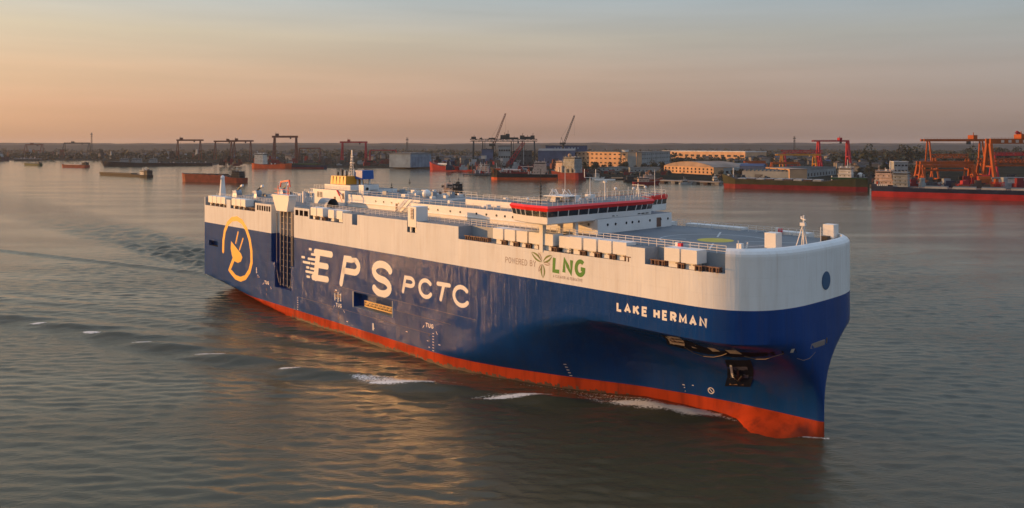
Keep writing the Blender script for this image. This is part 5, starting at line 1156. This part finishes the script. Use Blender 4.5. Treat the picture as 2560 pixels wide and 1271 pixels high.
# ================================================================== BUILDINGS
def building(name, label, P0, P1, depth, zb, zt, wall, roof, rows=0, cols=0, wz=None, ww=None, wh=None, side=None, sidecols=0, cat='building', shape='flat', rise=3., door=None, group=None, side_rows=None, base=LZ):
    """front facade from P0 to P1 (world x,y; left to right seen from the water), depth behind it"""
    P0 = Vector((*P0, 0)); P1 = Vector((*P1, 0)); d = P1 - P0; L = d.length; rz = math.atan2(d.y, d.x)
    r = emp(name, (P0.x, P0.y, base), rz, label, cat, group); H = zt - base
    m = MB(); m.box(0, L, 0, depth, 0, H); w = m.build('wall', side or wall, r) if False else m.build('wall', wall, r)
    m = MB()
    if shape == 'flat': m.box(-.6, L + .6, -.6, depth + .6, H, H + rise * .3)
    elif shape == 'gable':
        m.ngon([(-.5, -.5, H), (L + .5, -.5, H), (L + .5, depth / 2, H + rise), (-.5, depth / 2, H + rise)]); m.ngon([(-.5, depth / 2, H + rise), (L + .5, depth / 2, H + rise), (L + .5, depth + .5, H), (-.5, depth + .5, H)]); m.ngon([(0, 0, H), (0, depth / 2, H + rise), (0, depth, H)]); m.ngon([(L, 0, H), (L, depth, H), (L, depth / 2, H + rise)])
    elif shape == 'arch':
        n = 12; pts = [(-.6 + (L + 1.2) * k / n, H + rise * math.sin(PI * k / n) ** .8) for k in range(n + 1)]
        for a, b in zip(pts, pts[1:]): m.quad((a[0], -.6, a[1]), (b[0], -.6, b[1]), (b[0], depth, b[1]), (a[0], depth, a[1]))
        m.ngon([(x, -.3, z) for x, z in pts][::-1]); m.ngon([(x, -.6, z - .8 if 0 < i < n else z - .4) for i, (x, z) in enumerate(pts)][::-1]) if False else None
    elif shape == 'saw':
        n = 12
        for k in range(n):
            a, b = depth * k / n, depth * (k + 1) / n; m.quad((0, a, H + rise), (L, a, H + rise), (L, b, H), (0, b, H)); m.quad((0, a, H), (L, a, H), (L, a, H + rise), (0, a, H + rise)); m.ngon([(0, a, H), (0, a, H + rise), (0, b, H)][::-1]); m.ngon([(L, a, H), (L, a, H + rise), (L, b, H)])
    m.build('roof', roof, r)
    for i in range(rows):
        for j in range(cols):
            z = H * ((i + .62) / (rows + .25)) if wz is None else wz[i]
            put('window', winmesh(ww or L / cols * .5, wh or H / rows * .32), r, (L * (j + .5) / cols, -.02, z))
    for i in range(side_rows if side_rows is not None else rows):
        nn = side_rows if side_rows is not None else rows
        for j in range(sidecols):
            z = H * ((i + .62) / (nn + .25)) if wz is None else wz[min(i, len(wz) - 1)]
            put('window', winmesh((ww or 3) * .9, wh or H / max(1, nn) * .32), r, (L + .02, depth * (j + .5) / sidecols, z), PI / 2)
    for (a, b, h) in (door or []):
        m = MB(); m.box(a * L, b * L, -.15, -.002, 0, h); m.build('door', P_WIN, r)
    return r
# the long block and its return: sun and shade put into the wall colours
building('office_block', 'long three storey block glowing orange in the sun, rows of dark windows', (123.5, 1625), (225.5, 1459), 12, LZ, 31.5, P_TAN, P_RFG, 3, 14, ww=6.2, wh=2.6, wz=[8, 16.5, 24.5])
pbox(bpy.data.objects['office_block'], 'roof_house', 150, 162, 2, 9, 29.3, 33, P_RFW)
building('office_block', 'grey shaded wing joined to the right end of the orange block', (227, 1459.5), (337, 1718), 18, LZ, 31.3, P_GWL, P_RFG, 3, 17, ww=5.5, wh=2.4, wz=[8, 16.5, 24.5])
building('long_hall', 'long pale roofed hall with a sunlit strip of panels, behind the grey wing', (wx(1672, 2450), 2560), (wx(1858, 2300), 2280), 90, LZ, 24, P_TAN, P_RFW, 1, 14, ww=14, wh=6, wz=[10], rise=9)
building('warehouse', 'arched roof warehouse with a row of sunlit openings facing the river', (wx(1660, 1230), 1230), (wx(1784, 1130), 1130), 60, LZ, hz(418, 1150), P_TAN, P_RFT, 2, 13, ww=3.2, wh=2.8, wz=[3.2, 7.6], shape='arch', rise=7.5)
building('shed', 'grey shed roof right of the arched warehouse', (wx(1786, 1130), 1135), (wx(1905, 1150), 1150), 90, LZ, hz(420, 1150), P_GWL, P_RFG, 1, 9, ww=4, wh=3, wz=[4], shape='gable', rise=6, door=[(.62, .8, 7)])
building('shed', 'blue canopied shed with a dark doorway beside the tan warehouse', (wx(1850, 1070), 1072), (wx(1908, 1060), 1060), 40, LZ, hz(416, 1060), P_BLUW, P_RFB, 0, 0, shape='gable', rise=3, door=[(.45, .85, 11)])
building('warehouse', 'tan gabled end of the sawtooth warehouse, three dark vents under its eaves', (wx(1914, 1060), 1060), (wx(1974, 985), 985), 22, LZ, hz(423, 1000), P_TAN, P_RFT, 1, 3, ww=5.5, wh=1.4, wz=[11.3], shape='flat', rise=2, door=[(.06, .12, 6), (.3, .36, 6), (.44, .56, 6.5), (.68, .78, 6), (.9, .95, 6)])
building('warehouse', 'long grey sawtooth warehouse side behind the green ship', (wx(1976, 985), 987), (wx(2090, 1150), 1150), 60, LZ, hz(424, 1060) - 1, P_GWL, P_RFG, 1, 15, ww=4.2, wh=4, wz=[3.4], shape='saw', rise=2.5)
building('hall', 'dark blue hall with a pale edged roof on the quay', (wx(983, 1560), 1540), (wx(1024, 1500), 1520), 60, LZ, hz(384, 1520), P_BLUW, P_RFG, 0, 0, rise=4)
building('hall', 'light blue ribbed hall joined to the dark blue one', (wx(1026, 1503), 1503), (wx(1078, 1560), 1560), 50, LZ, hz(386, 1520), P_LBL, P_RFG, 0, 0, rise=3)
hall = bpy.data.objects['hall.001']
for k in range(14): m = MB(); m.box(1.5 + k * 4.6, 1.9 + k * 4.6, -.5, -.002, 0, 20); m.build('rib', P_BLUW, hall)
building('shed', 'navy blue hall with pale lettering under the second luffing crane', (wx(1364, 1750), 1750), (wx(1466, 1750), 1740), 60, LZ, hz(365, 1745), P_RFB, P_DGR, 0, 0, rise=3)
sh_ = bpy.data.objects['shed.002']
for k in range(8): m = MB(); m.box(19 + k * 6.5 + (4 if k > 3 else 0), 22.4 + k * 6.5 + (4 if k > 3 else 0), -.3, -.01, 33.5, 37); m.build('letter', P_LBL, sh_)
building('shed', 'blue grey stepped shed behind the maroon ship', (wx(1345, 1600), 1600), (wx(1436, 1590), 1590), 60, LZ, hz(377, 1600), P_BLUW, P_RFG, 1, 9, ww=3, wh=3, wz=[8], shape='gable', rise=4)
building('office_block', 'white four storey office by the navy ship, dark square windows', (wx(2238, 1000), 1003), (wx(2270, 1000), 1000), 14, LZ, hz(406, 1000), P_GRY, P_RFW, 3, 4, ww=2.6, wh=1.9, cat='building')
building('tower_block', 'dark steel ship section standing beside the green gantry', (wx(1204, 1480), 1480), (wx(1232, 1480), 1480), 20, LZ, hz(374, 1480), P_BLUW, P_DGR, 0, 0)
building('tower_block', 'grey ship block under construction between the gantry legs', (wx(1246, 1490), 1490), (wx(1276, 1490), 1490), 24, LZ, hz(366, 1490), P_GWL, P_DGR, 3, 5, ww=3, wh=3)
building('tower_block', 'smaller dark ship block at the right gantry leg', (wx(1284, 1500), 1500), (wx(1330, 1500), 1500), 24, LZ, hz(378, 1500), P_DGR, P_DGR, 2, 4, ww=3, wh=3)
# covered jetty and piers at the water in front of the arched warehouse
pa, pb_ = at(1650, 457), at(1800, 462); r = emp('jetty', (pa.x, pa.y - 6, 0), math.atan2((pb_ - pa).y, (pb_ - pa).x), 'low concrete jetty on square piers before the arched warehouse', 'jetty'); w = (pb_ - pa).length
pbox(r, 'deck', 0, w, -5, 5, 2.4, 3.6, P_CONC)
for k in range(6): pbox(r, 'pier', 2 + k * (w - 8) / 5, 7 + k * (w - 8) / 5, -4.6, 4.6, -1, 2.4, P_CONC if k % 2 else P_DKH)
for (px, w_, h, lab, y) in ((1575, 46, 7, 'row of low grey stores on the quay behind the small boats', 1240), (1480, 60, 6, 'dark low store left of the small boats', 1300), (2480, 60, 9, 'pile of pink steel panels under the huge gantry', 800)):
    x = wx(px, y); building('store', lab, (x, y), (x + w_, y), 14, LZ, LZ + h, P_GWL if h != 9 else P_PNK, P_RFG, 1, 8, ww=1.6, wh=1.6, wz=[3])

# stacked steel and blocks on the right-hand yard: individual items
r_ = random.Random(77); CN = {'dark_grey_steel': 'dark grey', 'hull_navy': 'navy', 'hull_black': 'black', 'deck_brown': 'brown', 'crane_dark': 'green black', 'superstructure_grey': 'pale grey', 'hull_maroon': 'maroon', 'wall_grey': 'mid grey', 'wall_blue': 'blue', 'crane_brown': 'rusty brown'}
place3 = lambda u: ('at the left of', 'left of the middle of', 'right of the middle of', 'at the right of')[max(0, min(3, int(u * 4)))]
for k in range(46):
    px = r_.uniform(2240, 2640); Yd = r_.uniform(770, 900); x = wx(px, Yd); w = r_.uniform(5, 16); h = r_.uniform(3, 11); mt = r_.choice([P_DGR, P_NAVY, P_BLK, P_DKH, P_CDK, P_DGR, P_GRY, P_MAR])
    m = MB(); m.box(0, w, 0, r_.uniform(4, 9), 0, h * .5, taper=.1); m.box(w * .1, w * r_.uniform(.5, .9), .5, 4, h * .5, h); o = m.build('steel_block', mt); o.location = (x, Yd, LZ); o.rotation_euler.z = r_.uniform(-.4, .4); tag(o, CN[mt.name] + ' steel block ' + place3((px - 2240) / 400) + ' the right shipyard ground', 'steel block', 'ship blocks stored in the right yard')
for k in range(34):
    px = r_.uniform(1110, 1440); Yd = r_.uniform(1290, 1470); x = wx(px, Yd); w = r_.uniform(6, 18); h = r_.uniform(4, 14); mt = r_.choice([P_DGR, P_NAVY, P_GWL, P_BLUW, P_CDK, P_DKH, P_GRY, P_MAR])
    m = MB(); m.box(0, w, 0, r_.uniform(5, 10), 0, h * .6); m.box(w * .2, w * r_.uniform(.5, .95), .5, 5, h * .6, h); o = m.build('steel_block', mt); o.location = (x, Yd, LZ); tag(o, CN[mt.name] + ' block ' + place3((px - 1110) / 330) + ' the quay below the green gantry', 'steel block', 'ship blocks under the green gantry')
for k in range(40):
    px = r_.uniform(640, 1110); Yd = r_.uniform(1640, 1900); x = wx(px, Yd); w = r_.uniform(8, 26); h = r_.uniform(4, 12); mt = r_.choice([P_DGR, P_CBR, P_GWL, P_DKH, P_CDK, P_MAR, P_GRY])
    m = MB(); m.box(0, w, 0, r_.uniform(6, 12), 0, h * .6); m.box(w * .2, w * r_.uniform(.5, .95), .5, 5, h * .6, h); o = m.build('steel_block', mt); o.location = (x, Yd, LZ); tag(o, CN[mt.name] + ' steel stack ' + place3((px - 640) / 470) + ' the yard behind the orange ship', 'steel block', 'steel stacks in the left yard')
def yard(n, x0, x1, y0, y1, hm, where, group, seed, mats, hmin=2):
    r = random.Random(seed)
    for k in range(n):
        px = r.uniform(x0, x1); Yd = r.uniform(y0, y1); w = r.uniform(4, 16); h = r.uniform(hmin, hm); mt = r.choice(mats); m = MB(); q = r.random()
        if q < .45: m.box(0, w, 0, r.uniform(4, 9), 0, h * .55); m.box(w * .15, w * r.uniform(.4, .95), .5, 4, h * .55, h, taper=.2)
        elif q < .75:
            for a in range(4): m.bar((a * w / 4, 0, 0), (a * w / 4, 0, h), .6); m.bar((0, 0, h * (a + 1) / 4), (w, 0, h * (a + 1) / 4), .5)
            m.bar((0, 2, 0), (w, 2, h), .5)
        else:
            for a in range(4): m.box(r.uniform(0, w), r.uniform(w, w + 3), a * 1.5, a * 1.5 + 1.2, a * h * .2, (a + 1) * h * .25)
        o = m.build('yard_stack', mt); o.location = (wx(px, Yd), Yd, LZ); o.rotation_euler.z = r.uniform(-.5, .5)
        tag(o, CN2.get(mt.name, 'dark') + (' frame ' if .45 <= q < .75 else ' stack ') + place3((px - x0) / (x1 - x0)) + ' ' + where, 'stack', group)
CN2 = dict(CN, crane_orange='orange', crane_red='red', hull_rust_red='rust red', light_panel='pinkish', wall_tan='tan')
yard(42, 1440, 1680, 1130, 1290, 6, 'the quay in front of the orange block', 'stacks before the orange block', 5, [P_DGR, P_DKH, P_BLK, P_CDK, P_MAR, P_CBR])
yard(20, 1790, 1920, 980, 1060, 6, 'the quay behind the green bow', 'stacks behind the green bow', 6, [P_DGR, P_DKH, P_CDK, P_BLK])
yard(48, 2270, 2650, 760, 880, 12, 'the yard under the orange gantries', 'stacks under the orange gantries', 7, [P_DGR, P_BLK, P_NAVY, P_CDK, P_ORG, P_CRED, P_DKH], 3)
yard(52, 1105, 1445, 1330, 1480, 20, 'the docks round the green gantry', 'stacks round the green gantry', 8, [P_DGR, P_NAVY, P_CDK, P_CBR, P_CRED, P_BLK, P_GRY], 5)
yard(50, 540, 1110, 1600, 1950, 20, 'the left yard by the brown gantries', 'stacks in the left yard', 9, [P_DGR, P_CBR, P_CDK, P_BLK, P_MAR], 5)
yard(40, -40, 540, 2350, 2700, 28, 'the far left yard', 'stacks in the far left yard', 10, [P_DGR, P_CBR, P_CDK, P_BLK, P_GRY], 8)
yard(20, 1860, 2110, 1150, 1350, 12, 'the ground under the red gantries', 'stacks under the red gantries', 11, [P_CRED, P_DGR, P_ORG, P_DKH], 4)
yard(16, 2120, 2300, 880, 1050, 8, 'the quay between the two bulk carriers', 'stacks between the bulk carriers', 12, [P_DGR, P_BLK, P_CBR, P_GRY], 3)
# town houses: one mesh per shape, copied
HM = []; HL = ['small grey house', 'pale house with brown roof', 'wide dull store', 'narrow pale block', 'large blue grey shed', 'low blue roofed house']
place3 = lambda u: ('at the left of', 'left of the middle of', 'right of the middle of', 'at the right of')[min(3, int(u * 4))]
H_A = pm('house_wall_grey', (.11, .115, .115)); H_B = pm('house_wall_pale', (.24, .22, .20)); H_C = pm('house_wall_dull', (.075, .08, .08)); H_D = pm('house_roof_dark', (.06, .06, .062)); H_E = pm('house_roof_brown', (.10, .07, .055)); H_F = pm('house_wall_blue', (.07, .10, .13))
for (w, d, h, wm_, rm) in ((14, 10, 7, H_A, H_D), (18, 11, 10, H_B, H_E), (30, 16, 8, H_C, H_D), (12, 10, 13, H_B, H_D), (46, 22, 10, H_F, H_D), (20, 12, 6, H_C, P_RFB)):
    a = MB(); a.box(0, w, 0, d, 0, h); b = MB(); b.ngon([(-.4, -.4, h), (w + .4, -.4, h), (w + .4, d / 2, h + 3), (-.4, d / 2, h + 3)]); b.ngon([(-.4, d / 2, h + 3), (w + .4, d / 2, h + 3), (w + .4, d + .4, h), (-.4, d + .4, h)]); b.ngon([(0, 0, h), (0, d / 2, h + 3), (0, d, h)]); b.ngon([(w, 0, h), (w, d, h), (w, d / 2, h + 3)])
    HM.append((a.mesh('wall', wm_), b.mesh('roof', rm)))
def town(n, x0, x1, y0, y1, label, group, seed, kinds=range(6)):
    r = random.Random(seed)
    for k in range(n):
        Yd = r.uniform(y0, y1); px = r.uniform(x0, x1); kk = r.choice(list(kinds)); a, b = HM[kk]
        o = emp('town_house', (wx(px, Yd), Yd, LZ), r.choice([0, .3, -.4, 1.2, 1.5]), HL[kk] + ' ' + place3((px - x0) / (x1 - x0)) + ' ' + label, 'house', group); put('wall', a, o); put('roof', b, o)
town(88, 2105, 2330, 1250, 2100, 'the town behind the navy ship', 'town houses at the right', 1, (0, 1, 3, 5, 0)); town(70, 1830, 2110, 1700, 2900, 'the ground beyond the red gantries', 'houses beyond the red gantries', 2)
town(70, 960, 1200, 1700, 3000, 'the bank beyond the blue halls', 'houses beyond the blue halls', 3); town(60, 560, 960, 2150, 3400, 'the yard behind the slipway frames', 'distant roofs behind the left yard', 4); town(50, -60, 440, 2500, 3600, 'the far left bank', 'distant buildings at the far left', 5); town(40, 1440, 1850, 2300, 3600, 'the plain beyond the long halls', 'distant roofs beyond the long halls', 6)

# ================================================================== TREES
M_LEAF = [paint('leaves_dark', (.014, .022, .010), .8, .35, .5), paint('leaves_mid', (.025, .034, .014), .8, .35, .5), paint('leaves_brown', (.036, .032, .018), .8, .35, .5)]
M_BARK = paint('bark', (.06, .045, .035), .9, .2, 1)
def crown_into(m, c, r, h, n, rr, sz, mat=0):
    lumps = [(Vector((rr.uniform(-.5, .5) * r, rr.uniform(-.5, .5) * r, rr.uniform(.2, .8) * h)), rr.uniform(.35, .62)) for _ in range(5)]
    for k in range(n):
        lp, lr = rr.choice(lumps); a, b = rr.uniform(0, 6.28), math.acos(rr.uniform(-1, 1)); q = rr.uniform(.5, 1.) ** .5
        p = Vector(c) + lp + Vector((math.sin(b) * math.cos(a) * r * lr * q, math.sin(b) * math.sin(a) * r * lr * q, math.cos(b) * h * lr * .7 * q))
        u = Vector((rr.uniform(-1, 1), rr.uniform(-1, 1), rr.uniform(-.6, .6))).normalized() * sz; v = u.cross(Vector((rr.uniform(-1, 1), rr.uniform(-1, 1), rr.uniform(-1, 1)))).normalized() * sz
        m.ngon([p + u, p + v, p - u * .8, p - v * .9], mat)
TR = []
for k in range(4):
    rr = random.Random(100 + k); a = MB(); crown_into(a, (0, 0, 2.5), 5.5, 9, 260, rr, .75); b = MB(); b.tube((0, 0, 0), (.2, 0, 5), .45, .25, n=7)
    for q in range(4): b.bar((.1, 0, 3.4), (math.cos(q * 1.6) * 2.6, math.sin(q * 1.6) * 2.6, 6.8), .22)
    TR.append((a.mesh('crown', M_LEAF[k % 3]), b.mesh('trunk', M_BARK)))
def trees(n, x0, x1, y0, y1, label, group, seed, smin=.7, smax=1.3):
    r = random.Random(seed)
    for k in range(n):
        Yd = r.uniform(y0, y1); px = r.uniform(x0, x1); a, b = r.choice(TR); s = r.uniform(smin, smax)
        o = emp('tree', (wx(px, Yd), Yd, LZ), r.uniform(0, 6), ('small ' if s < (smin + smax) / 2 else 'big ') + label.replace('#', place3((px - x0) / (x1 - x0))), 'tree', group); o.scale = (s, s, s * r.uniform(.85, 1.2)); put('crown', a, o); put('trunk', b, o)
trees(26, 1436, 1660, 1290, 1400, 'dark tree # the quay before the orange block', 'trees before the orange block', 1); trees(14, 1780, 1910, 1040, 1090, 'dark tree # the clump behind the green bow', 'trees behind the green bow', 2, .5, .9)
trees(36, 2150, 2335, 1050, 1300, 'dark tree # the strip before the town houses', 'trees near the town', 3, .6, 1.2); trees(40, 2120, 2560, 1500, 2300, 'dark tree # the wooded rise behind the right shipyard', 'trees on the wooded rise', 4, 1.6, 3.2)
trees(22, 1500, 1900, 1600, 1850, 'dark tree # the space among the halls', 'trees among the halls', 5, .8, 1.4)
m = MB(); rr = random.Random(9)
def wood(n, x0, x1, y0, y1, r0, r1, q):
    for k in range(n):
        Yd = y0 * (y1 / y0) ** rr.random(); px = rr.uniform(x0, x1); r = rr.uniform(r0, r1)
        crown_into(m, (wx(px, Yd), Yd, LZ - 1), r, r * 1.3, q, rr, r * .30, rr.choice([0, 0, 1, 2]))
wood(1100, -200, 2760, 2300, 5200, 9, 17, 22); wood(420, 2080, 2800, 1500, 2600, 9, 18, 34); wood(320, -200, 1200, 2200, 3200, 7, 12, 26); wood(240, 1100, 2100, 1750, 2600, 6, 10, 24)
tag(m.build('woodland', M_LEAF), kind='stuff')

# ================================================================== HAZE
m = MB(); m.box(-16500, 16500, -750, 14600, -4.2, 128)
hm = bpy.data.materials.new('haze_air'); hm.use_nodes = True; t = hm.node_tree; t.nodes.clear()
vp = t.nodes.new('ShaderNodeVolumePrincipled'); vp.inputs['Density'].default_value = 3.2e-5; vp.inputs['Color'].default_value = (.86, .84, .86, 1); vp.inputs['Anisotropy'].default_value = .2
om = t.nodes.new('ShaderNodeOutputMaterial'); t.links.new(vp.outputs[0], om.inputs['Volume'])
tag(m.build('haze', hm), kind='stuff')
